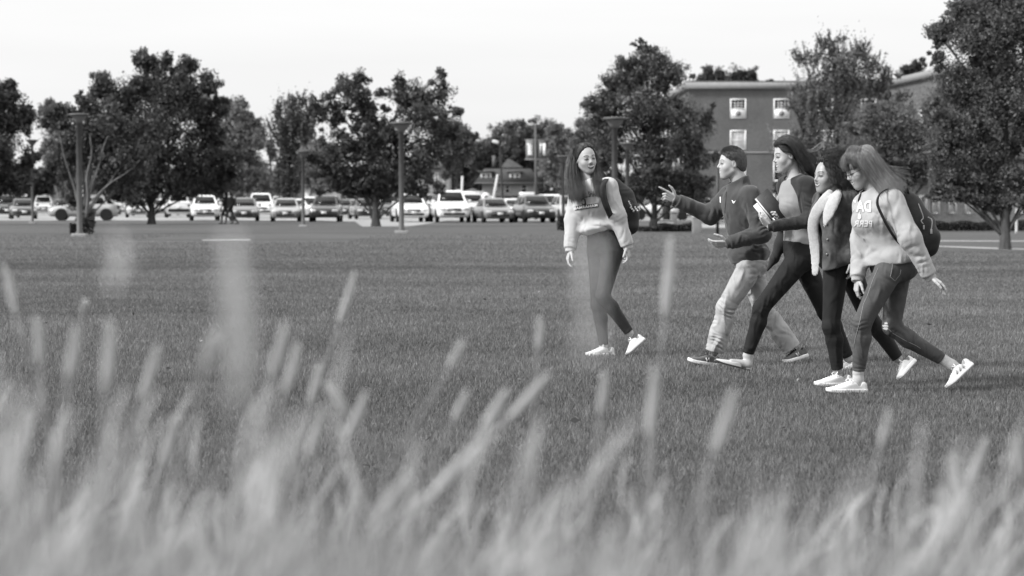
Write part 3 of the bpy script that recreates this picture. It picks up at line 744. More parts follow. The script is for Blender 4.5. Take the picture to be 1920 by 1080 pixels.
for i, (lb, bx_, D_, tw, lo_, n_, ls_, tn_, kd) in enumerate(far):
    tree(lb, bx_, D_, tw, lo_, n_, ls_, tn_, kd, GF, seed=20 + i, limbs=len(lo_) < 9 or True)

rg = np.random.default_rng(77)       # the wood that closes the view behind the lot
n_ = 90000; x_ = rg.uniform(-105, 90, n_); top_ = 6.2 + 1.1 * np.sin(x_ * .31) + .9 * np.sin(x_ * .83 + 1) + .6 * np.sin(x_ * 1.9)
z_ = rg.uniform(0, 1, n_) ** .8 * top_; y_ = 405 + rg.uniform(-4, 4, n_) + 2 * np.sin(x_ * 1.3)
tn_ = rg.uniform(.5, 1.5, n_) * (1 + .35 * np.sin(x_ * .9 + z_ * 1.1) * np.sin(x_ * .37))
wd_ = leaf_mesh('treeline', np.stack([x_, y_, z_ + .2], 1), .6, rg, leafmat(.085), None, tn_); tag(wd_, 'far wooded edge behind the parking lot', 'wood', kind='stuff')
rg = np.random.default_rng(55); n_ = 240; y_ = rg.uniform(9, 75, n_); x_ = rg.uniform(-1, 1, n_) * .24 * y_
fl_ = leaf_mesh('fallen_leaves', np.stack([x_, y_, rg.uniform(.03, .045, n_)], 1), .045, rg, mat('fallen_leaf', .13, .8, tone=True), None, rg.uniform(.4, 1.6, n_), flat=1.6); tag(fl_, 'dry leaves scattered over the lawn', 'leaves', kind='stuff')
def shrub(name, label, cat, boxes, n, ls, tone, seed, D):
    rg = np.random.default_rng(seed); C = []; mb = MB()
    for (a, b, y0, y1, dep) in boxes:
        p0, p1 = P(a, y1, D), P(b, y0, D); m = n // len(boxes)
        x = rg.uniform(p0.x, p1.x, m); z = rg.uniform(0.02, 1, m) ** .7 * (p1.z) * (1 + .12 * np.sin(x * 5 + seed)); y = D + rg.uniform(-1, 1, m) * dep / 2
        C.append(np.stack([x, y, z], 1))
        for _ in range(8):
            q = Vector((rg.uniform(p0.x, p1.x), D + rg.uniform(-.3, .3) * dep, 0)); mb.tube([q, q + Vector((rg.normal(0, .1), 0, p1.z * .8))], [.03, .01], 5)
    root = empty(name, G((boxes[0][0] + boxes[0][1]) / 2, D), label, cat); mb.build('stems', [BARK], root)
    C = np.concatenate(C); leaf_mesh('foliage', C, ls, rg, leafmat(tone), root, rg.uniform(.5, 1.5, len(C)))
shrub('hedge', 'long clipped dark hedge under the small-paned windows at right', 'hedge', [(1735, 1860, 416, 433, 1.2), (1860, 2000, 415, 433, 1.2)], 12000, .09, .035, 1, 101.5)
shrub('shrub', 'low dark shrub bed beside the bent tree trunk', 'shrub', [(1196, 1250, 425, 434, 1.6), (1236, 1300, 420, 434, 1.6)], 4200, .11, .030, 2, 99.5)
shrub('shrub', 'small round shrub at the foot of the lamp post left of the laughing woman', 'shrub', [(1046, 1078, 408, 432, 1.2)], 2000, .11, .032, 3, 103.5)
shrub('shrub', 'small tuft of leaves by the left lamp post foot', 'shrub', [(132, 146, 420, 430, .4), (150, 176, 405, 437, .5)], 1500, .09, .04, 4, 91.3)

# ---------------------------------------------------------------- lamps, posts, signs
STEEL = mat('grey_steel', .075, .55, .4, noise=(6, .15)); DSTEEL = mat('dark_steel', .03, .5, .4)
def post_lamp(px, row, top, disc, pole, label, D=None):
    D = D or drow(row); s = D / FPX; b = G(px, D); z = P(px, top, D).z
    root = empty('street_lamp', b, label, 'street lamp', 'flat topped lamp posts round the lawn')
    r = disc * s / 2; rp = pole * s / 2
    MB().lathe((b.x, D, 0), [(rp * 1.5, -.05), (rp * 1.5, .12), (rp, .18), (rp, z - r * .95), (rp * 1.15, z - r * .93)], 14).build('pole', [STEEL], root, True)
    MB().lathe((b.x, D, z), [(rp * 1.1, -r * .95), (r * .42, -r * .72), (r * .78, -r * .26), (r * .80, -r * .22)], 24).build('lamp_shade', [mat('lamp_lens', .16, .4, .5)], root, True)
    MB().lathe((b.x, D, z), [(r * .80, -r * .22), (r, -r * .18), (r, -r * .06), (r * .9, 0), (.001, r * .05)], 24).build('cap', [STEEL], root, True)
    MB().box((b.x, D, .03), (rp * 5, rp * 5, .14), bev=.02).build('footing', [CONC], root)
post_lamp(150, 443, 213, 38, 11, 'lamp post in front of the many-stemmed tree with pale limbs')
post_lamp(753, 437, 229, 42, 10, 'lamp post on a concrete footing right of the middle tree trunk')
post_lamp(569, 425, 283, 26, 6, 'thin lamp post between the silver sedan and the black-fronted car')
post_lamp(1152, 437, 220, 44, 11, 'tall lamp post rising directly over the laughing woman\'s backpack')
post_lamp(1176, 422, 268, 30, 8, 'shorter lamp post just right of the one over the backpack', D=98)
post_lamp(1056, 424, 292, 26, 6, 'thin lamp post standing in the small round shrub', D=121)
post_lamp(62, 419, 262, 24, 5, 'thin lamp post half hidden by the tree at the left edge')
post_lamp(1743, 424, 285, 26, 8, 'lamp post seen above the black backpack of the bespectacled woman', D=95)
mb = MB(); b = G(1345, 86); mb.tube([b, b + Vector((0, 0, 2.6))], .055, 8); o = mb.build('post', [DSTEEL], None, True); tag(o, 'thin dark post passing behind the young man\'s chin and sleeve', 'post')
# cobra-head lamp
r_ = empty('street_lamp', G(944, 156), 'dark curved parking lot lamp with a pale head in front of the tile-roofed house', 'street lamp')
mb = MB(); mb.tube(cr([G(945, 156), P(942, 360, 156), P(939, 300, 156), P(937, 277, 156), P(930, 267, 156)], 14), [.09, .085, .08, .075, .07, .07, .06, .06, .055, .05, .05, .045, .04, .04], 8); mb.build('pole', [DSTEEL], r_, True)
MB().box(P(929, 266, 156), (.42, .5, .22), bev=.06, ry=.3).build('lamp_head', [mat('lamp_white', .6, .5)], r_, True)
# pale leaning poles
for (a, b_, c, d, lb) in ((867, 330, 865, 385, 'upright white pole behind the big white car'), (933, 327, 923, 385, 'white pole leaning to the right in front of the house')):
    mb = MB(); q0, q1 = P(c, d, 172), P(a, b_, 172); q0 = q0 + (q0 - q1) * (q0.z / (q1.z - q0.z)); mb.tube([q0, q1], [.10, .08], 8); o = mb.build('pole', [mat('pale_paint', .5, .7)], None, True); tag(o, lb, 'pole')
# banner post
r_ = empty('banner_post', G(1004, 165), 'dark post carrying two hanging banners left of the laughing woman\'s head', 'banner post')
D_ = 165; MB().tube([G(1005, D_), P(1004, 235, D_)], [.11, .07], 8).build('pole', [STEEL], r_, True)
MB().tube([P(984, 262, D_), P(1028, 262, D_)], .035, 6).build('crossbar', [mat('lamp_lens', .16)], r_); MB().tube([P(984, 299, D_), P(1028, 299, D_)], .045, 6).build('crossbar', [mat('lamp_lens', .16)], r_)
for (a, b_, v, t0, t1) in ((986, 1001, .20, 990, 998), (1009, 1025, .10, 1018, 1023)):
    p0, p1 = P(a, 299, D_), P(b_, 262, D_); bn = MB().box(((p0.x + p1.x) / 2, D_, (p0.z + p1.z) / 2), (p1.x - p0.x, .03, p1.z - p0.z)).build('banner', [mat('banner_cloth%d' % a, v, .9)], r_)
    q0, q1 = P(t0, 291, D_), P(t1, 269, D_); mb = MB()
    n_ = 7 if a < 1000 else 1
    for i in range(n_):
        zz = q0.z + (q1.z - q0.z) * (i + .5) / n_; mb.box(((q0.x + q1.x) / 2 - (.08 if i == n_ - 1 and n_ > 1 else 0), D_ - .02, zz), (q1.x - q0.x, .012, (q1.z - q0.z) / n_ * (.75 if n_ > 1 else 1)))
    if n_ == 1: mb.box((q0.x - .16, D_ - .02, (q0.z + q1.z) / 2 + .1), (.07, .012, .6)); mb.box((q0.x - .02, D_ - .02, q1.z - .1), (.12, .012, .12))
    mb.build('banner_print', [mat('white_ink', .85)], bn)
# stone slab, bench, bin, white post, ball post
def slabbox(name, label, cat, x0, x1, y0, D, dep, m, cap=None):
    p0, p1 = G(x0, D), P(x1, y0, D); root = empty(name, ((p0.x + p1.x) / 2, D, 0), label, cat); w = p1.x - p0.x
    MB().box(((p0.x + p1.x) / 2, D, p1.z / 2 - .02), (w, dep, p1.z + .04), bev=.015).build('block', [m], root)
    MB().box(((p0.x + p1.x) / 2, D, p1.z + .025), (w + .05, dep + .05, .05), bev=.012).build('coping', [cap or CONC], root)
STONE = mat('grey_stone', .22, .9, .2, noise=(6, .15), bump=(40, .3, .01)); LSTONE = mat('light_stone', .48, .9, .2, noise=(6, .1))
slabbox('stone_pillar', 'square grey stone pillar below the young man\'s outstretched arm', 'pillar', 1298, 1315, 408, 94.5, .5, STONE, LSTONE)
slabbox('stone_pillar', 'taller narrow stone pillar behind the shrub bed', 'pillar', 1257, 1269, 399, 108, .35, STONE)
slabbox('stone_bench', 'low pale stone bench beside the narrow pillar', 'bench', 1232, 1262, 414, 107, .5, LSTONE)
slabbox('low_wall', 'low pale kerb wall running right from the square pillar', 'wall', 1316, 1480, 419, 125, .3, LSTONE)
r_ = empty('litter_bin', G(1250, 112), 'tall black litter bin right of the bent tree trunk', 'bin')
MB().lathe(G(1250, 112), [(.16, 0), (.19, .05), (.20, .95), (.18, 1.0), (.17, 1.02)], 16).build('drum', [mat('black_bin', .01, .6)], r_, True); MB().lathe(G(1250, 112) + Vector((0, 0, 1.02)), [(.21, 0), (.20, .06), (.10, .16), (.001, .18)], 16).build('lid', [mat('black_bin', .01)], r_, True)
r_ = empty('white_post', G(1905, 93), 'white post with a ball on top behind the thick pale trunk', 'post')
MB().lathe(G(1905, 93), [(.062, 0), (.055, .1), (.05, 1.22), (.06, 1.24), (.06, 1.28), (.02, 1.30)], 12).build('shaft', [mat('pale_paint', .5)], r_, True); MB().lathe(G(1905, 93) + Vector((0, 0, 1.36)), [(.001, -.06), (.045, -.04), (.06, 0), (.045, .04), (.001, .06)], 12).build('finial', [mat('pale_paint', .5)], r_, True)

# ---------------------------------------------------------------- buildings
def brick_mat(name, v, sc=1.0):
    m = bpy.data.materials.new(name); m.use_nodes = True; nt = m.node_tree; b = nt.nodes['Principled BSDF']; b.inputs['Roughness'].default_value = .9; b.inputs['Specular IOR Level'].default_value = .15
    t = nt.nodes.new('ShaderNodeTexCoord'); mpn = nt.nodes.new('ShaderNodeMapping'); mpn.inputs['Rotation'].default_value = (R(90), 0, 0)
    br = nt.nodes.new('ShaderNodeTexBrick'); br.inputs['Scale'].default_value = 4.2 * sc
    for i, k in enumerate(('Color1', 'Color2', 'Mortar')): c = v * (.85, 1.12, 1.6)[i]; br.inputs[k].default_value = (c, c, c, 1)
    br.inputs['Mortar Size'].default_value = .012
    n = nt.nodes.new('ShaderNodeTexNoise'); n.inputs['Scale'].default_value = .35; n.inputs['Detail'].default_value = 6
    r_ = nt.nodes.new('ShaderNodeMapRange'); r_.inputs[1].default_value = .3; r_.inputs[2].default_value = .7; r_.inputs[3].default_value = .82; r_.inputs[4].default_value = 1.15
    nt.links.new(t.outputs['Object'], mpn.inputs[0]); nt.links.new(mpn.outputs[0], br.inputs['Vector']); nt.links.new(t.outputs['Object'], n.inputs['Vector']); nt.links.new(n.outputs[0], r_.inputs[0])
    mu = nt.nodes.new('ShaderNodeVectorMath'); mu.operation = 'MULTIPLY'; nt.links.new(br.outputs[0], mu.inputs[0]); nt.links.new(r_.outputs[0], mu.inputs[1]); nt.links.new(mu.outputs[0], b.inputs['Base Color'])
    return m
WHP = mat('white_trim', .75, .6, .3, noise=(4, .06)); GLS = glass('window_glass', .035, .1); BLD = mat('window_blind', .66, .8)
def facade(mb, o, r, w, h, ops, dep=.18, m=0):
    """wall sheet with real openings; ops (u0,u1,v0,v1)"""
    r = Vector(r).normalized(); n = Vector((0, 0, 1)).cross(r)    # n points inwards
    us = sorted({0, w} | {a for q in ops for a in q[:2]}); vs = sorted({0, h} | {a for q in ops for a in q[2:]})
    pt_ = lambda u, v, d=0: o + r * u + Vector((0, 0, v)) + n * d
    for i in range(len(us) - 1):
        for j in range(len(vs) - 1):
            u, v = (us[i] + us[i + 1]) / 2, (vs[j] + vs[j + 1]) / 2
            if any(a < u < b and c < v < d for a, b, c, d in ops): continue
            mb.add([pt_(us[i], vs[j]), pt_(us[i + 1], vs[j]), pt_(us[i + 1], vs[j + 1]), pt_(us[i], vs[j + 1])], [[0, 1, 2, 3]], m)
    for a, b, c, d in ops:
        q = [(a, c), (b, c), (b, d), (a, d)]
        for k in range(4):
            p, s = q[k], q[(k + 1) % 4]; mb.add([pt_(*p), pt_(*s), pt_(*s, dep), pt_(*p, dep)], [[3, 2, 1, 0]], m)
    return pt_, n
def window(root, o, r, n, a, b, c, d, grid=(3, 2), unit=False, blind=False, dep=.12, name='window'):
    M = Matrix(((r.x, n.x, 0), (r.y, n.y, 0), (0, 0, 1))).to_4x4(); ang = math.atan2(r.y, r.x)
    def B(mb, u0, u1, v0, v1, d0, d1, m=0):
        c_ = o + r * ((u0 + u1) / 2) + n * ((d0 + d1) / 2) + Vector((0, 0, (v0 + v1) / 2)); mb.box(c_, (u1 - u0, abs(d1 - d0), v1 - v0), m, rz=ang)
    mb = MB(); t = .10
    B(mb, a, a + t, c, d, -.03, dep); B(mb, b - t, b, c, d, -.03, dep); B(mb, a + t, b - t, d - t, d, -.03, dep); B(mb, a + t, b - t, c, c + t, -.05, dep)
    mid = (c + d) / 2; B(mb, a + t, b - t, mid - .035, mid + .035, .02, dep)
    for k in range(1, grid[0]): u = a + t + (b - a - 2 * t) * k / grid[0]; B(mb, u - .015, u + .015, mid + .035, d - t, .04, dep - .01)
    for k in range(1, grid[1]): v = mid + (d - mid - t) * k / grid[1]; B(mb, a + t, b - t, v - .015, v + .015, .045, dep - .015)
    f = mb.build(name, [WHP], root)
    mb = MB(); B(mb, a + t * .5, b - t * .5, c + t * .5, d - t * .5, dep, dep + .02); mb.build('pane', [GLS], f)
    if blind: mb = MB(); B(mb, a + t, b - t, c + t, d - t, dep - .03, dep - .012); mb.build('blind', [BLD], f)
    if unit:
        mb = MB(); B(mb, a + t, b - t, c + t, c + t + (mid - c) * .75, -.08, .06, 0); u = (a + b) / 2; v = c + t + (mid - c) * .37
        mb.build('fan_unit', [WHP], f)
        mb = MB(); M2 = Matrix.Rotation(ang, 4, 'Z') @ Matrix.Rotation(R(90), 4, 'X'); mb.lathe(o + r * u + n * -.085 + Vector((0, 0, v)), [(.001, .0), (.09, .004), (.2, 0), (.22, .01), (.001, .012)], 16, M=M2); mb.build('fan_guard', [mat('fan_grey', .2, .6)], f)
BR = brick_mat('brick', .112); BR2 = brick_mat('brick_light', .30)
hall = empty('brick_hall', G(1450, 190), 'three-storey brick building with white windows and pale cornice behind the group', 'building')
D_ = 190; x0 = G(1290, D_).x; x1 = G(1652, D_).x; zt = P(0, 166, D_).z
def zr(y, D=D_): return P(0, y, D).z
wins = [(a, b, c, d) for a, b in ((1368, 1398), (1449, 1479), (1531, 1561), (1612, 1641)) for c, d in ((222, 185), (281, 244), (340, 303), (392, 362))]
ops = [(G(a, D_).x - x0, G(b, D_).x - x0, max(.3, zr(c)), zr(d)) for a, b, c, d in wins]
mb = MB(); pf, nf_ = facade(mb, Vector((x0, D_, 0)), (1, 0, 0), x1 - x0, zt, ops)
# left return wall and right wing
lops = [(u, u + 1.5, v0, v1) for u in (4, 9.5, 15, 20.5, 26, 31.5) for v0, v1 in ((1.0, 2.7), (3.9, 5.5), (6.3, 7.9))]
lo = Vector((x0, D_ + 38, 0)); pl, nl_ = facade(mb, lo, (0, -1, 0), 38, zt, lops)
wr = Vector((30.4 - x1, 165 - D_, 0)); wl_ = wr.length; wr.normalize()
rops = [(u, u + 1.3, v0, v1) for u in (3, 8, 13, 18) for v0, v1 in ((1.0, 2.7), (3.9, 5.5), (6.3, 7.9))]
pr_, nr_ = facade(mb, Vector((x1, D_, 0)), wr, wl_, zt, rops)
mb.add([Vector((x0, D_, zt)), Vector((x1, D_, zt)), Vector((30.4, 165, zt)), Vector((60, 165, zt)), Vector((60, D_ + 38, zt)), Vector((x0, D_ + 38, zt))], [[0, 1, 2, 3, 4, 5]], 0)
mb.add([Vector((30.4, 165, 0)), Vector((60, 165, 0)), Vector((60, 165, zt)), Vector((30.4, 165, zt))], [[0, 1, 2, 3]], 0)
mb.build('wall', [BR], hall)
for i, (a, b, c, d) in enumerate(ops): window(hall, Vector((x0, D_, 0)), Vector((1, 0, 0)), nf_, a, b, c, d, grid=(4, 3), unit=(i % 4 == 0), blind=(i % 4 in (1, 3)))
for a, b, c, d in lops[:12]: window(hall, lo, Vector((0, -1, 0)), nl_, a, b, c, d, blind=True)
for a, b, c, d in lops[12:]: window(hall, lo, Vector((0, -1, 0)), nl_, a, b, c, d)
for a, b, c, d in rops: window(hall, Vector((x1, D_, 0)), wr, nr_, a, b, c, d, blind=True)
mb = MB(); ch_ = zr(155) - zt + .05
mb.box(((x0 + x1) / 2 - .1, D_ + .02, zt + ch_ / 2 - .02), (x1 - x0 + .5, .7, ch_)); mb.box((x0 + .0, D_ + 19.2, zt + ch_ / 2 - .022), (.7, 37.4, ch_ - .01))
ang = math.atan2(wr.y, wr.x); c_ = Vector((x1, D_, zt + ch_ / 2)) + wr * (wl_ / 2 + .2); mb.box(c_, (wl_ - .6, .7, ch_ - .02), rz=ang)
mb.box((45, 165.05, zt + ch_ / 2 - .03), (29.6, .7, ch_ - .03))
mb.build('cornice', [mat('cornice_stone', .22, .8, noise=(3, .1))], hall)
mb = MB(); mb.box(((x0 + x1) / 2, D_ + .3, zt + ch_ + .03), (x1 - x0 + .3, 1.2, .10)); mb.build('roof_edge', [DSTEEL], hall)
mb = MB(); zb = zr(286); mb.box(((x0 + x1) / 2, D_ - .03, zb), (x1 - x0, .06, .12)); mb.build('string_course', [mat('string_stone', .2, .9)], hall)
# low wing in front
low = empty('brick_annexe', G(1850, 106), 'low pale brick wing with a row of white windows behind the hedge at right', 'building')
D2 = 106; xa = G(1700, D2).x; xb = G(2060, D2).x
mb = MB(); wi = []
for px in (1730, 1753, 1785, 1815, 1848, 1883, 1915, 1948, 1982, 2015): wi.append((G(px - 8, D2).x - xa, G(px + 8, D2).x - xa, P(0, 402, D2).z, P(0, 366, D2).z))
p_, n_ = facade(mb, Vector((xa, D2, 0)), (1, 0, 0), xb - xa, 3.0, wi, .1)
mb.add([(xa, D2, 3), (xb, D2, 3), (xb, D2 + 20, 3), (xa, D2 + 20, 3)], [[0, 1, 2, 3]]); mb.add([(xa, D2 + 20, 0), (xa, D2, 0), (xa, D2, 3), (xa, D2 + 20, 3)], [[0, 1, 2, 3]])
mb.build('wall', [BR2], low)
for a, b, c, d in wi: window(low, Vector((xa, D2, 0)), Vector((1, 0, 0)), n_, a, b, c, d, grid=(2, 2), dep=.07, blind=True)
MB().box(((xa + xb) / 2, D2 + 9.9, 3.1), (xb - xa + .4, 20.4, .2)).build('roof', [STEEL], low)

# house with the tiled roof
D3 = 330; ROOF = mat('dark_tiles', .055, .85, noise=(3, .2), bump=(8, .4, .05)); HW = mat('house_siding', .36, .9, noise=(2, .08))
hs = empty('house', G(953, D3), 'old house with a steep dark tiled roof, dormers and pale window trim', 'house')
def hx(px): return G(px, D3).x
def hz(y): return P(0, y, D3).z
mb = MB(); wx = [(hx(a), hx(b)) for a, b in ((924, 933), (947, 956), (977, 988))]
X0, X1 = hx(904), hx(1006); wi = [(a - X0, b - X0, hz(362), hz(346)) for a, b in wx] + [(hx(a) - X0, hx(b) - X0, .9, 2.2) for a, b in ((935, 943), (958, 966), (980, 990))]
p_, n_ = facade(mb, Vector((X0, D3, 0)), (1, 0, 0), X1 - X0, hz(343), wi, .2)
mb.add([(X0, D3 + 7, 0), (X0, D3, 0), (X0, D3, hz(343)), (X0, D3 + 7, hz(343))], [[0, 1, 2, 3]]); mb.add([(X1, D3, 0), (X1, D3 + 7, 0), (X1, D3 + 7, hz(343)), (X1, D3, hz(343))], [[0, 1, 2, 3]])
mb.build('wall', [HW], hs)
for a, b, c, d in wi: window(hs, Vector((X0, D3, 0)), Vector((1, 0, 0)), n_, a, b, c, d, grid=(2, 1))
mb = MB(); e0, e1, ez = hx(890), hx(1016), hz(343); ax_ = hx(954); zk = hz(316)
ring = lambda x0_, x1_, y0_, y1_, z: [(x0_, y0_, z), (x1_, y0_, z), (x1_, y1_, z), (x0_, y1_, z)]
r1, r2, r3 = ring(e0, e1, D3 - 1.0, D3 + 8, ez), ring(hx(908), hx(995), D3 + .8, D3 + 6.5, zk), ring(ax_ - .15, ax_ + .15, D3 + 3.4, D3 + 3.8, hz(297))
rk = ring(hx(938), hx(982), D3 + 1.6, D3 + 5.8, hz(314))
rf = [[0, 1, 5, 4], [1, 2, 6, 5], [2, 3, 7, 6], [3, 0, 4, 7]]
mb.add(r1 + r2, rf + [[0, 3, 2, 1], [4, 5, 6, 7]]); mb.add([(a, b, c + .01) for a, b, c in rk] + r3, rf + [[4, 5, 6, 7]]); roof = mb.build('roof', [ROOF], hs)
mb = MB(); mb.box(((e0 + e1) / 2, D3 - 1.05, ez - .02), (e1 - e0 + .1, .16, .13)); mb.build('eaves', [mat('eave_grey', .16)], hs)
MB().box((hx(904) + 1.6, D3 + 3, hz(302)), (.5, .5, 1.6)).build('chimney', [BR], roof)
for (a, b) in ((955, 976), (901, 922)):
    dm = MB(); cx_ = (hx(a) + hx(b)) / 2; w_ = hx(b) - hx(a); zc = (hz(338) + hz(324)) / 2; dm.box((cx_, D3 + 1.0, zc), (w_, 2.6, hz(324) - hz(338) + .1)); d_ = dm.build('dormer', [HW], hs)
    MB().box((cx_, D3 + .8, hz(322) + .04), (w_ + .7, 3.0, .09)).build('dormer_roof', [mat('eave_grey', .16)], d_)
    for k in (-1, 1): window(hs, Vector((cx_ + k * w_ * .22 - w_ * .2, D3 - .34, 0)), Vector((1, 0, 0)), Vector((0, 1, 0)), 0, w_ * .4, zc - .42, zc + .42, grid=(1, 1), dep=.03)
mb = MB(); mb.box((hx(968), D3 - 1.6, hz(366)), (hx(1010) - hx(928), 3.2, .35), taper=(.9, .6)); mb.build('porch_roof', [ROOF], hs)
for px in (930, 945, 962, 980, 1004): MB().box((hx(px), D3 - 2.9, hz(370) / 2), (.25, .25, hz(370))).build('porch_column', [WHP], hs)
# small white roofed booth with round sign
D4 = 215; bt = empty('ticket_booth', G(884, D4), 'small open booth with grey pyramid roof and white fascia left of the house', 'booth')
q = lambda px: G(px, D4).x
mb = MB(); z4 = P(0, 364, D4).z
for px in (864, 880, 897, 906): mb.box((q(px), D4 - 1, z4 / 2), (.15, .15, z4)); mb.box((q(px), D4 + 1.3, z4 / 2), (.15, .15, z4))
mb.build('posts', [WHP], bt); MB().box(((q(863) + q(907)) / 2, D4 + .1, z4 + .12), (q(907) - q(863), 2.9, .26)).build('fascia', [WHP], bt)
mb = MB(); mb.add([(q(868), D4 - 1, z4 + .26), (q(902), D4 - 1, z4 + .26), (q(902), D4 + 1.5, z4 + .26), (q(868), D4 + 1.5, z4 + .26), (q(887), D4 + .2, P(0, 353, D4).z)], [[0, 1, 4], [1, 2, 4], [2, 3, 4], [3, 0, 4], [0, 3, 2, 1]]); mb.build('roof', [mat('shingle_grey', .10, .9)], bt)
rs = empty('round_sign', G(911, 200), 'round pale sign on a pole beside the booth', 'sign'); z5 = P(0, 369, 200).z
MB().tube([G(911, 200), G(911, 200) + Vector((0, 0, z5))], .05, 6).build('pole', [STEEL], rs)
MB().lathe(G(911, 199.9) + Vector((0, 0, z5)), [(.001, -.03), (.36, -.03), (.36, .03), (.001, .03)], 20, M=Matrix.Rotation(R(90), 4, 'X')).build('disc', [WHP], rs); MB().lathe(G(911, 199.84) + Vector((0, 0, z5)), [(.001, -.012), (.15, -.012), (.15, .012), (.001, .012)], 16, M=Matrix.Rotation(R(90), 4, 'X')).build('emblem', [mat('emblem_grey', .2)], rs)
def far_building(label, x0, x1, ytop, D, m, wn=5, roofm=None, cat='building', name='building', rows=1):
    r_ = empty(name, G((x0 + x1) / 2, D), label, cat); a, b = G(x0, D).x, G(x1, D).x; z = P(0, ytop, D).z; mb = MB()
    w = (b - a) / wn; ops = [(w * (i + .3), w * (i + .7), z * (j + .35) / rows, z * (j + .8) / rows) for i in range(wn) for j in range(rows)]
    p_, n_ = facade(mb, Vector((a, D, 0)), (1, 0, 0), b - a, z, ops, .2); mb.add([(a, D, z), (b, D, z), (b, D + 12, z), (a, D + 12, z)], [[0, 1, 2, 3]])
    mb.add([(a, D + 12, 0), (a, D, 0), (a, D, z), (a, D + 12, z)], [[0, 1, 2, 3]]); mb.add([(b, D, 0), (b, D + 12, 0), (b, D + 12, z), (b, D, z)], [[0, 1, 2, 3]]); mb.build('wall', [m], r_)
    for q_ in ops: window(r_, Vector((a, D, 0)), Vector((1, 0, 0)), n_, *q_, grid=(2, 1))
    MB().box(((a + b) / 2, D + 5.9, z + .15), (b - a + .6, 12.8, .3)).build('roof', [roofm or ROOF], r_)
far_building('long low grey building behind the parked cars left of the pointed tree', 425, 560, 355, 268, mat('block_grey', .2, .9), 6)
far_building('bright white building glimpsed between trees left of the middle tree', 570, 622, 352, 226, mat('white_wall', .6, .8), 4)
far_building('pale building showing through leaves right of the middle tree', 780, 842, 316, 300, mat('pale_block', .28, .9), 4, rows=2)
far_building('pale gable wall seen past the thin lamp post at far left', 66, 96, 335, 280, mat('pale_block', .28), 2)

# ---------------------------------------------------------------- cars
TYRE = mat('tyre', .012, .85); RIM = mat('rim', .45, .35, .5, metal=.5); CGL = mat('car_glass', .010, .12, .12); DPL = mat('dark_plastic', .012, .6); LMP = mat('headlight_glass', .55, .12, .8, coat=1); PLT = mat('plate', .6, .5)
def paint(v): return mat('car_paint_%03d' % int(v * 1000), v, .32, .5, metal=.15 if .05 < v < .6 else 0, coat=1.0)
CT_ = {  # L, W, H, hood z, belt z, yw0 (windscreen base), yr0, yr1, yw1 (rear glass base), ground clearance
    'sedan': (4.75, 1.82, 1.45, .90, .95, 1.30, 2.05, 3.25, 4.05, .22), 'suv': (4.7, 1.90, 1.76, 1.05, 1.12, 1.15, 1.75, 4.15, 4.55, .28),
    'cross': (4.55, 1.84, 1.62, .98, 1.05, 1.15, 1.85, 3.85, 4.40, .26), 'hatch': (4.4, 1.75, 1.49, .88, .95, .95, 1.95, 3.05, 4.25, .22), 'pickup': (5.4, 2.0, 1.85, 1.15, 1.2, 1.5, 2.1, 3.2, 3.5, .35)}
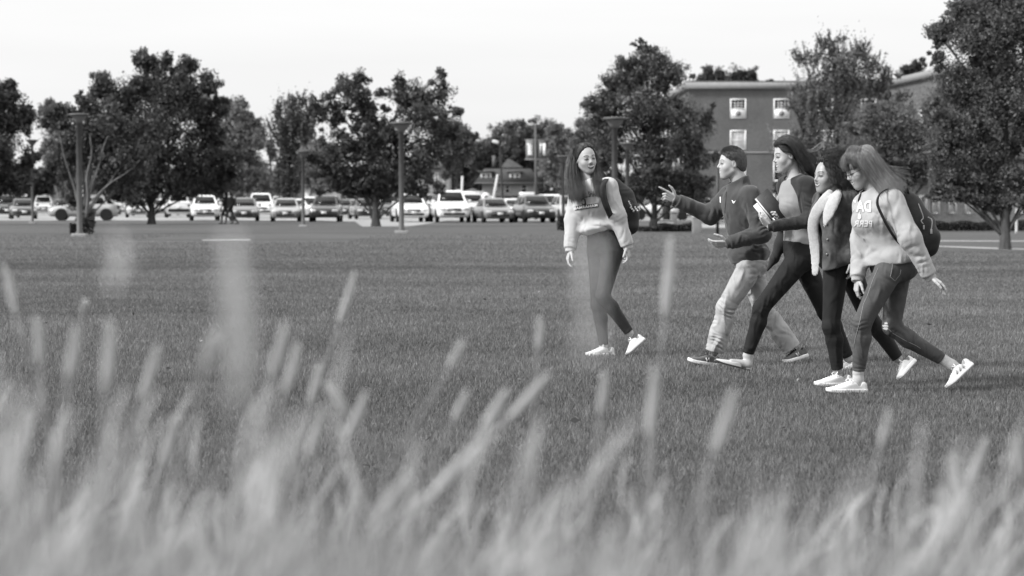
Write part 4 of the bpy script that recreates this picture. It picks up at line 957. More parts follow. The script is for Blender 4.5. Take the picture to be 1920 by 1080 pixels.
def car(kind, px, row, yaw, v, label, D=None, rear=False, rails=False, s=1.0, rack=False):
    L_, W_, H_, hz_, bz_, a0, r0, r1, a1, gc = [q * s for q in CT_[kind]]
    D = D or drow(row); pm = paint(v); h = L_ / 2
    root = empty('parked_car', G(px, D), label, 'car', 'cars parked in the lot', rz=R(yaw + (180 if rear else 0)))
    def sec(y, w, zb, zt, ed=.10):
        return [(-0, y, zb), (w * .86, y, zb), (w * .97, y, zb + .10), (w, y, zb + .25), (w * .995, y, (zb + zt) / 2 + .1), (w * .95, y, zt - ed), (w * .84, y, zt - ed * .2), (w * .4, y, zt + .015), (0, y, zt + .02)]
    w = W_ / 2
    st = [(0, w * .72, gc + .12, hz_ * .70, .12), (.06, w * .88, gc + .04, hz_ * .80, .10), (.28, w * .97, gc, hz_ * .90, .09), (.75, w, gc, hz_ * .97, .08), (a0, w, gc, bz_ * .985, .07), (r0, w, gc, bz_, .05), (r1, w, gc, bz_ + .01, .05), (a1, w * .99, gc, bz_ + .0, .07), (L_ - .25, w * .96, gc + .03, (bz_ if kind in ('suv', 'cross', 'pickup') else bz_ * .98), .10), (L_, w * .86, gc + .14, (bz_ * .86), .14)]
    rings = [[(x, y - h, z) for x, y, z in sec(y, ww, zb, zt, ed)] for y, ww, zb, zt, ed in st]
    vs = []; n = 9
    for r_ in rings: vs += r_ + [(-x, y, z) for x, y, z in r_[1:-1]][::-1]
    m = 16; fs = [[i * m + k, i * m + (k + 1) % m, (i + 1) * m + (k + 1) % m, (i + 1) * m + k] for i in range(len(rings) - 1) for k in range(m)]
    fs += [list(range(m))[::-1], [(len(rings) - 1) * m + k for k in range(m)]]
    mb = MB(); mb.add(vs, fs)
    # cabin
    wb, wr_ = w * .86, w * .68
    c0 = [(-wb, a0 - h, bz_ - .03), (wb, a0 - h, bz_ - .03), (wb, a1 - h, bz_ - .03), (-wb, a1 - h, bz_ - .03)]
    zr_ = H_ - .07; c1 = [(-wr_, r0 - h, zr_), (wr_, r0 - h, zr_), (wr_, r1 - h, zr_), (-wr_, r1 - h, zr_)]
    c2 = [(-wr_ * .8, r0 - h + .18, H_), (wr_ * .8, r0 - h + .18, H_), (wr_ * .8, r1 - h - .1, H_), (-wr_ * .8, r1 - h - .1, H_)]
    mb.add(c0 + c1 + c2, [[0, 1, 5, 4], [1, 2, 6, 5], [2, 3, 7, 6], [3, 0, 4, 7], [4, 5, 9, 8], [5, 6, 10, 9], [6, 7, 11, 10], [7, 4, 8, 11], [8, 9, 10, 11]])
    if kind == 'pickup': mb.box((0, h - .9, bz_ * .8), (W_ * .9, 1.7, .5))
    body = mb.build('body', [pm], root, False, local=True)
    for p_ in body.data.polygons: p_.use_smooth = p_.index < 16 * 9
    def face(nm, i, j, k, l, u0, u1, v0, v1, off=.012, mt=CGL):
        A_, B_, C_, E_ = Vector(i), Vector(j), Vector(k), Vector(l); nn = (B_ - A_).cross(E_ - A_).normalized() * off
        f_ = lambda u, v_: (A_.lerp(B_, u)).lerp(E_.lerp(C_, u), v_) + nn
        mb = MB(); mb.add([f_(u0, v0), f_(u1, v0), f_(u1, v1), f_(u0, v1), f_(u0, v0) - nn * .8, f_(u1, v0) - nn * .8, f_(u1, v1) - nn * .8, f_(u0, v1) - nn * .8], [[0, 1, 2, 3], [0, 4, 5, 1], [1, 5, 6, 2], [2, 6, 7, 3], [3, 7, 4, 0]]); return mb.build(nm, [mt], root, local=True)
    face('windscreen', c0[0], c0[1], c1[1], c1[0], .07, .93, .10, .93)
    face('rear_window', c0[2], c0[3], c1[3], c1[2], .08, .92, .30, .92)
    for sd in ((1, 2), (3, 0)):
        i, j = sd; sp = [.06, .44, .49, .78, .83, .96] if kind in ('suv', 'cross') else [.10, .50, .54, .90]
        if i == 3: sp = [1 - q for q in sp[::-1]]
        for t in range(0, len(sp), 2): face('side_window', c0[i], c0[j], c1[j], c1[i], sp[t], sp[t + 1], .12, .90)
    # nose
    def bx(nm, c, d, mt, bev=.0, **k): return MB().box(c, d, bev=bev, **k).build(nm, [mt], root, local=True)
    if not rear or True:
        bx('grille', (0, -h + .035, hz_ * .66), (W_ * .40, .10, .15 * s), DPL, .02); bx('air_intake', (0, -h + .03, gc + .20), (W_ * .62, .12, .13), DPL, .02)
        bx('licence_plate', (0, -h - .035, gc + .30), (.32, .03, .15), PLT)
        bx('grille_bar', (0, -h - .02, hz_ * .66), (W_ * .36, .03, .022), RIM)
        for sg in (-1, 1):
            bx('headlight', (sg * w * .70, -h + .10, hz_ * .70), (W_ * .19, .22, .14 * s), LMP, .04, rz=-sg * -.35)
            bx('fog_light', (sg * w * .72, -h + .055, gc + .20), (.14, .08, .09), LMP if v > .3 else DPL, .02)
    bx('bumper', (0, h - .04, gc + .28), (W_ * .86, .14, .26), DPL if kind in ('suv', 'cross') else pm, .04); bx('licence_plate', (0, h + .02, bz_ * .72), (.32, .03, .15), PLT)
    for sg in (-1, 1): bx('tail_light', (sg * w * .80, h - .08, bz_ * .84), (.20, .20, .22), mat('tail_lens', .06, .2, coat=1), .03)
    for sg in (-1, 1):
        bx('mirror', (sg * (w + .07), a0 - h + .35, bz_ + .06), (.20, .12, .14), pm, .03)
        for yy_ in (.82, L_ - .85):
            mb = MB(); wrd = .33 * s if kind in ('sedan', 'hatch') else .37 * s; M_ = Matrix.Rotation(R(90), 4, 'Y')
            mb.lathe((sg * (w - .11), yy_ - h, wrd), [(.001, -.10), (wrd * .6, -.10), (wrd, -.08), (wrd, .08), (wrd * .62, .105)], 18, 0, M_ if sg > 0 else Matrix.Rotation(R(-90), 4, 'Y'))
            mb.lathe((sg * (w - .11), yy_ - h, wrd), [(wrd * .62, .100), (wrd * .5, .085), (.001, .095)], 18, 1, M_ if sg > 0 else Matrix.Rotation(R(-90), 4, 'Y')); mb.build('wheel', [TYRE, RIM], root, True, local=True)
            mb = MB(); mb.lathe((sg * (w - .055), yy_ - h, wrd + .02), [(.001, -.05), (wrd * 1.10, -.05), (wrd * 1.10, .062), (wrd * 1.0, .062)], 18, 0, M_ if sg > 0 else Matrix.Rotation(R(-90), 4, 'Y')); mb.build('wheel_arch', [DPL], root, True, local=True)
    if rails:
        for sg in (-1, 1): bx('roof_rail', (sg * wr_ * .86, (r0 + r1) / 2 - h, H_ + .03), (.05, (r1 - r0) * .9, .05), RIM)
    if rack: bx('roof_box', (0, (r0 + r1) / 2 - h, H_ + .16), (W_ * .7, (r1 - r0) * .8, .24), mat('white_trim', .62), .06)
    return root
car('sedan', 44, 400, 14, .05, 'dark sedan at far left facing the lawn', D=172)
car('suv', 14, 400, 12, .03, 'black sport utility car half cut off by the left edge of the photo', D=186)
car('suv', 82, 398, 12, .62, 'white utility car behind the thin lamp post at far left', D=225, rails=True)
car('cross', 160, 412, -84, .36, 'silver utility car parked side-on behind the left lamp post', D=157.5, rails=True)
car('suv', 232, 400, 10, .55, 'pale utility car just behind the tail of the silver side-on car', D=212)
car('sedan', 259, 403, 10, .36, 'silver sedan left of the broad dark tree trunk', D=188)
car('sedan', 300, 402, 10, .50, 'pale sedan partly behind the broad dark tree trunk', D=206)
car('suv', 334, 404, 10, .70, 'white utility car with its tail to the lawn right of the dark trunk', D=186, rear=True)
car('cross', 384, 413, 9, .76, 'white crossover nearest the two far walkers on their left', D=158, s=1.02)
car('hatch', 460, 415, 5, .10, 'dark grey hatchback directly behind the two far walkers', D=153)
car('suv', 489, 407, 8, .74, 'tall white utility car behind the dark grey hatchback', D=182, s=1.06)
car('sedan', 420, 400, 8, .50, 'pale sedan far back behind the two walkers', D=215)
car('sedan', 537, 416, 4, .30, 'silver sedan left of the thin lamp post, facing the lawn', D=150)
car('sedan', 556, 405, 8, .74, 'white sedan showing behind the silver sedan', D=185)
car('suv', 525, 398, 8, .5, 'pale roofed car in the far row behind the silver sedan', D=235)
car('cross', 612, 417, 1, .020, 'black crossover with bright headlights right of the thin lamp post', D=148)
car('sedan', 642, 404, 8, .10, 'grey car behind the shoulder of the black crossover', D=196)
car('sedan', 684, 407, 12, .028, 'dark sedan left of the middle tree trunk', D=170)
car('suv', 722, 405, 8, .09, 'dark utility car between the middle tree trunk and its white neighbour', D=178)
car('cross', 768, 418, 9, .78, 'white crossover behind the lamp post on a concrete footing', D=147, s=1.06)
car('suv', 843, 419, 8, .78, 'largest white utility car with a dark mesh grille', D=145, s=1.08, rails=True)
car('pickup', 884, 411, 8, .55, 'pale pickup behind the largest white utility car', D=182)
car('sedan', 924, 420, 11, .17, 'grey sedan right of the largest white utility car', D=143)
car('sedan', 962, 410, 10, .74, 'white sedan squeezed behind the grey sedan and the black one', D=172)
car('cross', 1001, 421, 11, .030, 'black wagon in the front row left of the laughing woman', D=143)
car('suv', 992, 400, 8, .60, 'far car carrying a white roof box behind the black wagon', D=208, rack=True)
car('suv', 1032, 406, 9, .74, 'white utility car behind the black wagon on its right', D=176)
car('cross', 1066, 418, 10, .40, 'silver crossover partly hidden by the laughing woman\'s hair and arm', D=150)
car('sedan', 205, 399, 10, .74, 'white sedan in the far row behind the silver side-on car', D=232)
car('suv', 352, 398, 8, .06, 'dark utility car in the far row behind the white ones at left', D=222)
car('sedan', 440, 402, 8, .74, 'white sedan in the second row behind the dark grey hatchback', D=200)
car('cross', 583, 403, 8, .72, 'white crossover in the second row left of the black crossover', D=192)
car('sedan', 662, 400, 8, .30, 'silver sedan in the far row left of the middle tree trunk', D=226)
car('sedan', 748, 403, 8, .03, 'black sedan behind the white crossover at the footed lamp post', D=204)
car('suv', 812, 402, 8, .04, 'black utility car between the two big white cars', D=186)
car('suv', 908, 401, 8, .74, 'white utility car in the far row under the round pale sign', D=222)
car('sedan', 118, 401, 12, .03, 'black sedan behind the nose of the silver side-on car', D=205)
car('sedan', 1232, 412, -72, .72, 'white sedan seen side-on behind the bent tree trunk', D=163)
car('sedan', 1302, 414, -60, .30, 'grey sedan behind the square stone pillar', D=160)
car('sedan', 1362, 418, -75, .74, 'white sedan showing under the young man\'s elbow', D=150)
# ---------------------------------------------------------------- foreground ornamental grass
PG_ = mat('dry_grass', .315, .7, .3, trans=.35, tone=True); PH_ = mat('seed_head', .72, .8, .2, trans=.45, tone=True)
def seed_head(rg, axis_pts, r, n):
    """bristly spindle along axis_pts: verts, tris"""
    A_ = catmull(np.array([tuple(p) for p in axis_pts]), 12); t = rg.uniform(0, 1, n); i = np.minimum((t * 11).astype(int), 10); u = (t * 11 - i)[:, None]
    c = A_[i] * (1 - u) + A_[i + 1] * u; d = A_[-1] - A_[0]; Ln = np.linalg.norm(d); d = d / Ln
    q = rg.normal(0, 1, (n, 3)); q -= (q @ d)[:, None] * d; q /= np.linalg.norm(q, axis=1, keepdims=True)
    prof = np.sin(np.clip(t * .92 + .06, 0, 1) * np.pi) ** .6
    tip = c + q * (r * prof * rg.uniform(.7, 1.25, n))[:, None] + d * (rg.uniform(.4, 1.1, n) * r * 1.5)[:, None]
    s = np.cross(q, d) * (r * .16); return np.stack([c - s, c + s, tip], 1).reshape(-1, 3), np.arange(n * 3).reshape(-1, 3)
def ribbon_np(paths, w, rg):
    S, n, _ = paths.shape; a = rg.uniform(0, np.pi, S); wd = np.stack([np.cos(a), np.sin(a) * .6, np.zeros(S)], 1)[:, None, :] * (w[:, None] * np.linspace(1, .25, n)[None, :])[..., None] / 2
    V = np.stack([paths - wd, paths + wd], 2); idx = np.arange(S * n * 2).reshape(S, n, 2)
    F = np.stack([idx[:, :-1, 0], idx[:, :-1, 1], idx[:, 1:, 1], idx[:, 1:, 0]], -1).reshape(-1, 4); return V.reshape(-1, 3), F
heads = [  # tip x,y  head-base x,y  distance  label
 (8, 505, 32, 598, 3.6, 'seed head leaning left at the left edge of the photo'),
 (158, 570, 155, 588, 4.4, 'tiny short seed head on a thin stalk high at left'),
 (68, 606, 76, 690, 3.2, 'upright seed head second from the left edge'),
 (205, 615, 196, 745, 2.6, 'broad blurred upright seed head at left'),
 (292, 660, 262, 760, 3.0, 'seed head leaning right beside open lawn at left'),
 (432, 480, 448, 790, 1.15, 'largest and most blurred plume, left of centre'),
 (218, 470, 212, 545, 1.35, 'faint blurred plume tip over the far lawn at left'),
 (532, 618, 505, 715, 2.9, 'seed head just right of the largest plume'),
 (556, 652, 532, 745, 3.1, 'lower seed head beside the largest plume'),
 (662, 520, 634, 612, 4.2, 'tall clear seed head leaning right, left of the middle'),
 (597, 690, 580, 765, 3.6, 'small seed head on the same side below the tall clear one'),
 (615, 726, 656, 782, 3.4, 'seed head leaning left below the tall clear one'),
 (682, 745, 645, 832, 3.2, 'seed head forming a V with the left leaning one'),
 (1256, 460, 1245, 602, 3.5, 'tall plume in front of the young man\'s pointing hand'),
 (1224, 700, 1216, 830, 2.9, 'lower plume under the tall one in front of the young man'),
 (1011, 605, 1008, 662, 3.8, 'short plume standing alone over the mid lawn'),
 (1022, 708, 950, 790, 3.1, 'plume leaning steeply right in the middle'),
 (946, 738, 905, 800, 3.2, 'shorter plume beneath the steeply leaning one'),
 (862, 650, 842, 690, 3.3, 'faint small plume in mid lawn'),
 (1132, 708, 1125, 782, 3.3, 'upright plume below the laughing woman\'s feet'),
 (1372, 745, 1335, 860, 2.6, 'plume below the young man\'s rear shoe'),
 (1664, 780, 1650, 842, 3.2, 'small plume below the women\'s shoes at right'),
 (1845, 830, 1815, 912, 3.2, 'curved plume near the right edge'),
 (1783, 862, 1788, 925, 3.1, 'upright plume left of the curved one at right'),
 (325, 790, 298, 880, 3.2, 'plump seed head leaning right in the lower left'),
 (600, 775, 575, 870, 2.9, 'dense seed head in the lower left centre'),
 (52, 780, 40, 860, 2.9, 'seed head low near the left edge'),
 (1098, 470, 1106, 690, 1.0, 'very blurred stalk tip across the laughing woman\'s legs'),
 (1765, 925, 1755, 1000, 2.9, 'low plume at the lower right'),
 (755, 900, 690, 1005, 2.4, 'low plume leaning right in the lower middle'),
 (885, 845, 800, 940, 2.6, 'long plume leaning right above the lower middle'),
 (140, 625, 128, 720, 2.8, 'soft plume behind the broad left one'),
 (870, 745, 850, 790, 3.4, 'small round plume left of the steeply leaning one'),
 (385, 690, 398, 640, 2.2, 'soft plume merging with the largest plume'),
 (1905, 830, 1912, 905, 2.8, 'plume cut by the right edge of the photo'),
]
for i, (ax, ay, bx_, by_, D_, lb) in enumerate(heads):
    if ay > by_: ax, ay, bx_, by_ = bx_, by_, ax, ay
    rg = np.random.default_rng(900 + i); a, b = P(ax, ay, D_), P(bx_, by_, D_ + .01)
    dr = (b - a); Lh = dr.length; ext = b + dr.normalized() * min(.25, b.z * .3)
    rt = Vector((ext.x + (ext.x - b.x) * .6, D_ + rg.uniform(.05, .25), 0)); md = Vector((ext.x * .6 + rt.x * .4, D_ + .06, ext.z * .5))
    root = empty('plume_grass', rt, lb, 'grass stalk', 'flowering grass stalks in the foreground')
    V_, F_ = seed_head(rg, [b, a.lerp(b, .5) + Vector((.002, 0, .001)), a], max(.0075, Lh * .09) * (1 if D_ > 2 else 1.3), 2000 if D_ > 2 else (420 if i == 5 else 28))
    np_mesh('seed_head', V_, F_, PH_, root, False, tone=np.repeat(rg.uniform(.75, 1.25, len(V_) // 3), 3))
    mb = MB(); mb.tube(cr([rt, md, ext, b], 16), [.0030] * 8 + [.0022] * 8, 5)
    if D_ > 2: mb.tube(cr([b, a.lerp(b, .5), a], 8), [max(.0075, Lh * .09) * q_ for q_ in (.2, .5, .65, .65, .6, .5, .3, .05)], 6, 1); o = mb.build('stem', [PG_, PH_], root, True)
    at = o.data.attributes.new('tone', 'FLOAT', 'POINT'); at.data.foreach_set('value', np.ones(len(o.data.vertices), f32))
# the dense mass of arching blades and heads
rg = np.random.default_rng(5)
S = 32000
yb = rg.uniform(1.15, 3.9, S); xb_ = rg.uniform(-1, 1, S) * (.26 * yb + 1.7)
side = np.clip(-xb_ / (.21 * yb), -1, 1)
rowt = 978 - 60 * np.clip(side, -.6, 1) + 22 * np.sin(xb_ / yb * 46 + 1) + 14 * np.sin(xb_ / yb * 110) + np.where(rg.uniform(0, 1, S) < .22, -np.abs(rg.normal(0, 1, S)) * 62, np.abs(rg.normal(0, 1, S)) * 120)
hh = 1.23 - (rowt - 378) / 4533 * yb     # taller clumps nearer the camera
lx = rg.normal(.10, .16, S) * hh; ly = rg.normal(0, .14, S) * hh
tt = np.linspace(0, 1, 9)[None, :]
pth = np.stack([xb_[:, None] + lx[:, None] * tt ** 2.0, yb[:, None] + ly[:, None] * tt ** 2, hh[:, None] * (tt - .10 * tt ** 4 * np.abs(lx / hh)[:, None] * 3)], -1)
V1, F1 = ribbon_np(pth, rg.uniform(.0026, .0052, S), rg)
fg = np_mesh('ornamental_grass', V1, F1, PG_, None, True, tone=np.repeat(rg.uniform(.62, 1.3, S), 18))
tag(fg, 'mass of pale arching grass blades filling the foreground', 'grass', kind='stuff')
vs_, fs_, n0 = [], [], 0
for k in range(1000):
    j = rg.integers(0, S); a = pth[j, -1]; d = pth[j, -1] - pth[j, -2]; d /= np.linalg.norm(d); L_ = rg.uniform(.06, .11)
    V_, F_ = seed_head(rg, [a, a + d * L_ * .5, a + d * L_ + np.array([.01, 0, -.004])], rg.uniform(.0045, .0075), 170); vs_.append(V_); fs_.append(F_ + n0); n0 += len(V_)
V_ = np.concatenate(vs_); ph = np_mesh('seed_heads', V_, np.concatenate(fs_), PH_, None, False, tone=np.repeat(rg.uniform(.75, 1.25, len(V_) // 3), 3))
tag(ph, 'countless pale seed heads among the foreground grass', 'grass', kind='stuff')
# ---------------------------------------------------------------- the five walkers
SKIN = mat('skin', .37, .5, .4, noise=(30, .05), tone=True)
SKIN_D = mat('skin_olive', .28, .45, .45, noise=(30, .05), tone=True)
SKIN_P = mat('skin_patch', .5, .6)
def skinset(sk, brow=.08, lipv=.24):
    return [sk, brow * 2, lipv * 2]
def pt(fig, x, y, off=0): return P(x, y, fig.D + off)

def top_garment(F, root, name, mats, o, sr, hem, hemn, extra=(), neckr=.064, lamp=.0025, h=.005, bunch=.0, mod=None, arms='LR', open_fn=None, matfn=None):
    J = F.J; k = F.k
    fl = list(extra)
    for q in arms:
        a, b, c = J['sh' + q], J['el' + q], J['wr' + q]
        fl += [(b, (b - a) + (c - b) * .6, .045, .0045, .075), (b.lerp(c, .80), (c - b) + Vector((.05, 0, 0)), .034, .0035, .06), (a.lerp(b, .3), (b - a) + Vector((.3, 0, .2)), .07, .0045, .09), (b.lerp(c, .4), (c - b).cross(Vector((0, 1, 0))) + (c - b) * .5, .06, .004, .10)]
    hc = hem; hn = Vector(hemn).normalized()
    def fn(p):
        d = F.torso(p, o)
        if mod: d = mod(p, d)
        if bunch: d = smin(d, ell(p, hc - hn * .045, (F.k * .135 + bunch, F.k * .10 + bunch, .05), (F.side, F.fwd, F.up)), .05)
        d = smax(d, plane(p, hc, hn), .012)
        for q in arms:
            a = F.arm(p, q, sr, .04); b, c = J['el' + q], J['wr' + q]
            a = smax(a, plane(p, b.lerp(c, .97), c - b), .012)
            cf = smax(cone(p, b.lerp(c, .90), b.lerp(c, 1.04), sr[2] * .80, sr[2] * .74), plane(p, c + (c - b).normalized() * .022, c - b), .004)
            d = smin(d, smin(a, cf, .006), .035)
        d = smax(d, -cone(p, J['neck'] - F.up * .02, F.hl(-.02, 0, -.02), neckr, neckr + .02), .012)
        d = d + lump(p, 28, lamp) + folds(p, fl)
        if open_fn: d = open_fn(p, d)
        return d
    lo, hi = bounds([J[n] for n in ('chest', 'neck', 'pel') ] + [J[a + q] for a in ('sh', 'el', 'wr') for q in arms], .24)
    return sdf_obj(name, fn, lo, hi, h, mats, root, matfn, slack=.014)
def pants(F, root, name, mats, o, waist, wn_, extra=(), ank=.96, lamp=.001, h=.0045, flare=0, hipo=.008, kf=.003, cuffr=None, matfn=None, seatk=.04):
    J = F.J; fl = list(extra)
    for q in 'LR':
        a, b, c = J['hip' + q], J['kn' + q], J['an' + q]
        fl += [(b, (b - a) + (c - b), .030, kf, .08), (b.lerp(c, .9), c - b, .03, kf, .07), (a, (b - a) + F.fwd * .1, .045, kf * .9, .11)]
    wn2 = Vector(wn_).normalized()
    def fn(p):
        d = smin(ell(p, J['pel'], (.158 * F.k + hipo, .108 * F.k + hipo, .135 * F.k), (F.side, F.fwd, F.up)), F.butt(p, hipo), .05)
        d = smin(d, ell(p, J['pel'] + F.up * .10, (.130 * F.k + hipo, .092 * F.k + hipo, .12), (F.side, F.fwd, F.up)), .05)
        for q in 'LR':
            e = F.leg(p, q, o); b, c = J['kn' + q], J['an' + q]
            if flare: e = smin(e, cone(p, b.lerp(c, .55), c, .055 * F.k + flare * .6, .045 * F.k + flare), .04)
            e = smax(e, plane(p, b.lerp(c, ank), c - b), .008)
            d = smin(d, e, seatk)
        d = smax(d, plane(p, waist, wn2), .01)
        return d + lump(p, 24, lamp) + folds(p, fl)
    lo, hi = bounds([J['pel'], J['chest']] + [J[a + q] for a in ('hip', 'kn', 'an') for q in 'LR'], .19)
    return sdf_obj(name, fn, lo, hi, h, mats, root, matfn, slack=.012)
def cap_fn(F, grow, face, low, ridge=.0015, extra=None):
    """hair close to the skull: face = (x at hairline, slope), low = lowest z"""
    def fn(p):
        q = F.hq(p)
        d = ell(q, (-.016, 0, .036), (.094 + grow, .073 + grow * .9, .084 + grow))
        d = smin(d, ell(q, (-.045, 0, -.02), (.062 + grow, .064 + grow * .8, .075)), .03)
        fx = face(q)
        d = smax(d, fx, .008); d = smax(d, low - q[:, 2], .01)
        if extra is not None: d = extra(q, d)
        d = d + ridge * np.sin(q[:, 1] * 260 + 3 * np.sin(q[:, 0] * 40)) + .4 * ridge * np.sin(q[:, 0] * 380 + q[:, 2] * 200)
        return d * F.hk
    return fn
FABRIC = lambda n, v, a=.08, b=.35: mat(n, v, .9, .2, noise=(14, a), bump=(420, b, .004), sheen=.15, crease=(5.5, .035))

# ================= A: laughing woman in the light sweatshirt
D = 19.3
A = Fig(D, dict(pel=(1135, 460), chest=(1115, 385), neck=(1103, 338), head=(1098, 298),
    shL=(1142, 350, -.10), elL=(1157, 404, -.13), wrL=(1177, 462, -.13), shR=(1083, 354, .08), elR=(1075, 414, .06), wrR=(1069, 468, .0),
    hipL=(1149, 474, -.06), knL=(1130, 556, -.10), anL=(1181, 625, -.06), hipR=(1121, 474, .06), knR=(1121, 572, .03), anR=(1132, 650, .03)),
    (-.6, -.8, 0), (.42, -.90, -.02), (-.12, 0, 1), k=.97, nose=1.0, jaw=1.04, open=.0145)
A.add_hand('L', (.08, -.25, -1), (-.7, -.3, 0), (-.3, -1, 0), RELAX, k=.95)
A.add_hand('R', (-.25, -.15, -1), (.75, -.4, -.1), (.2, -1, 0), RELAX, k=.95)
ra = empty('person', G(1128, D), 'laughing woman in a light printed sweatshirt and leggings walking apart from the other four', 'person', 'students crossing the lawn')
A.build_body(ra, skinset(SKIN, .05, .17))
SW = FABRIC('sweatshirt_fleece', .43)
swa = top_garment(A, ra, 'sweatshirt', [SW], .026, [.070, .066, .052], pt(A, 1127, 434), (.30, 0, -.95), bunch=.05, neckr=.066,
    extra=[(pt(A, 1122, 425, -.15), (.5, 0, .8), .055, .007, .09), (pt(A, 1140, 400, -.15), (.7, 0, .7), .06, .006, .08), (pt(A, 1092, 400, -.1), (.8, 0, -.4), .06, .005, .08)])
LEG = mat('legging_knit', .022, .7, .3, noise=(9, .1), bump=(300, .15, .002), crease=(6, .012))
pants(A, ra, 'leggings', [LEG], (.004, .004, .004), pt(A, 1128, 428), (.2, 0, 1), kf=.0018, hipo=.004, h=.005)
WH = mat('white_canvas', .60, .75, .3, noise=(25, .07), bump=(260, .3, .003)); WR = mat('white_rubber', .66, .5, .4, noise=(20, .08)); LC = mat('white_lace', .78, .8)
shoe(ra, (WH, WR, LC), pt(A, 1152, 668, .05), pt(A, 1097, 668.5, -.04), A.J['anR'])
shoe(ra, (WH, WR, LC), pt(A, 1211, 637, -.08), pt(A, 1176, 669, -.16), A.J['anL'], side=(.3, 1, 0))
HD = mat('dark_hair', .035, .42, .6, noise=(60, .3, (1, 1, .1)), tone=True)
ah = sdf_obj('hair', cap_fn(A, .012, lambda q: np.maximum(q[:, 0] - .052 + .55 * np.maximum(.075 - q[:, 2], 0), .0 - q[:, 2] - .5) , -.075), *bounds([A.hc], .17), .0035, [mat('dark_hair_cap', .022, .7, .25, noise=(70, .4, (1, 1, .15)))], ra)
def gp(F, l): return [pt(F, *a) for a in l]
def hair_mass(F, parent, name, m, chains, h=.005, lam=.004, sc=60):
    def fn(p):
        d = None
        for pts, rad in chains:
            e = chain(p, pts, rad, .02); d = e if d is None else smin(d, e, .02)
        return d + lump(p, sc, lam)
    return sdf_obj(name, fn, *bounds([q for c in chains for q in c[0]], .07), h, [m], parent, slack=.014)
strands('hair_length', [
    gp(A, [(1092, 274, .0), (1080, 281, .02), (1071, 300, .0), (1067, 330, -.05), (1068, 358, -.10), (1072, 376, -.13)]),
    gp(A, [(1092, 276, .03), (1081, 287, .06), (1076, 310, .0), (1076, 338, -.10), (1080, 358, -.17), (1083, 372, -.20)]),
    gp(A, [(1094, 278, .06), (1087, 292, .09), (1083, 314, .03), (1084, 338, -.08), (1090, 352, -.17), (1096, 364, -.21)])],
    420, .0042, [.008, .012, .014, .016, .018, .020], HD, ah, 3, 14)
hair_mass(A, ah, 'hair_volume', MATS['dark_hair_cap'], [(gp(A, [(1088, 280, .06), (1079, 300, .03), (1076, 325, -.03), (1078, 350, -.11), (1080, 362, -.15)]), [.030, .036, .036, .034, .016]),
    (gp(A, [(1104, 284, .06), (1114, 305, .07), (1117, 330, .02), (1122, 350, -.12)]), [.028, .026, .024, .014]), (gp(A, [(1096, 285, .08), (1096, 325, .09), (1100, 350, .07)]), [.06, .065, .05])])
strands('hair_length', [
    gp(A, [(1102, 275, .05), (1111, 287, .06), (1114, 305, .05), (1115, 328, -.05), (1117, 344, -.19), (1119, 360, -.245)]),
    gp(A, [(1102, 276, .08), (1112, 292, .10), (1117, 312, .10), (1121, 332, .0), (1125, 348, -.17), (1126, 368, -.25)]),
    gp(A, [(1100, 274, .08), (1113, 296, .12), (1119, 314, .13), (1128, 328, .13), (1142, 340, .13), (1156, 350, .12)])],
    330, .0040, [.008, .010, .012, .014, .016, .018], HD, ah, 4, 14)
AH = lambda l: [A.hl(*a) for a in l]
for sg in (-1, 1):
    strands('hair_top', [AH([(.058, .006 * sg, .102), (.01, .022 * sg, .125), (-.05, .040 * sg, .110), (-.10, .045 * sg, .05)]), AH([(.050, .036 * sg, .092), (.005, .058 * sg, .105), (-.05, .070 * sg, .080), (-.10, .06 * sg, .01)]),
        AH([(.038, .060 * sg, .062), (.0, .078 * sg, .066), (-.05, .082 * sg, .040), (-.10, .07 * sg, -.03)]), AH([(.022, .074 * sg, .022), (-.01, .084 * sg, .022), (-.05, .086 * sg, -.005), (-.09, .075 * sg, -.06)])], 170, .0040, [.002, .003, .004, .006], HD, ah, 44, 10)
strands('hair_length', [gp(A, [(1094, 280, .10), (1092, 300, .11), (1094, 320, .10), (1094, 340, .09), (1098, 356, .08)]), gp(A, [(1104, 280, .10), (1106, 300, .12), (1108, 320, .12), (1110, 345, .10), (1114, 356, .08)])],
    260, .0042, .014, HD, ah, 5, 10)
INK = mat('printed_ink', .02, .7); INKW = mat('white_ink', .85, .7)
tv, tf = text_geo('\u2132AMRAHAM', 1.0, .01)
RA = Vector((.93, -.33, .14)).normalized(); UA = Vector((-.14, 0, 1)).normalized()
bxv = [Vector((x, y, 0)) for x in np.linspace(-2.35, 2.75, 18) for y in (-.62, .62)]
bxf = [[2 * i, 2 * i + 2, 2 * i + 3, 2 * i + 1] for i in range(17)]
bo = pt(A, 1099, 388, -.2)
decal('printed_band', swa, [swa], bxv, bxf, bo, RA * .038, UA * .026, (0, 1, 0), INK, off=.003)
decal('printed_lettering', swa, [swa], [Vector((v.x * .95, v.y, 0)) for v in tv], tf, bo, RA * .038, UA * .032, (0, 1, 0), INKW, off=.0055)
tv, tf = text_geo('EVILL SHARL', 1.0, .02)
decal('printed_lettering', swa, [swa], tv, tf, pt(A, 1105, 365, -.2), RA * .030, UA * .062, (0, 1, 0), INK, warp=lambda x, y: (x, y - .035 * x * x * .5), off=.003)
mbv, mbf = text_geo('\u0186', 1.0, .03)
decal('printed_emblem', swa, [swa], mbv, mbf, pt(A, 1095, 379.5, -.2), RA * .05, UA * .075, (0, 1, 0), INK, off=.003)
mbv, mbf = text_geo('1', 1.0, .03)
decal('printed_emblem', swa, [swa], [Vector((v.x + .32, v.y, 0)) for v in mbv], mbf, pt(A, 1095, 380, -.2), RA * .05, UA * .06, (0, 1, 0), INK, off=.003)

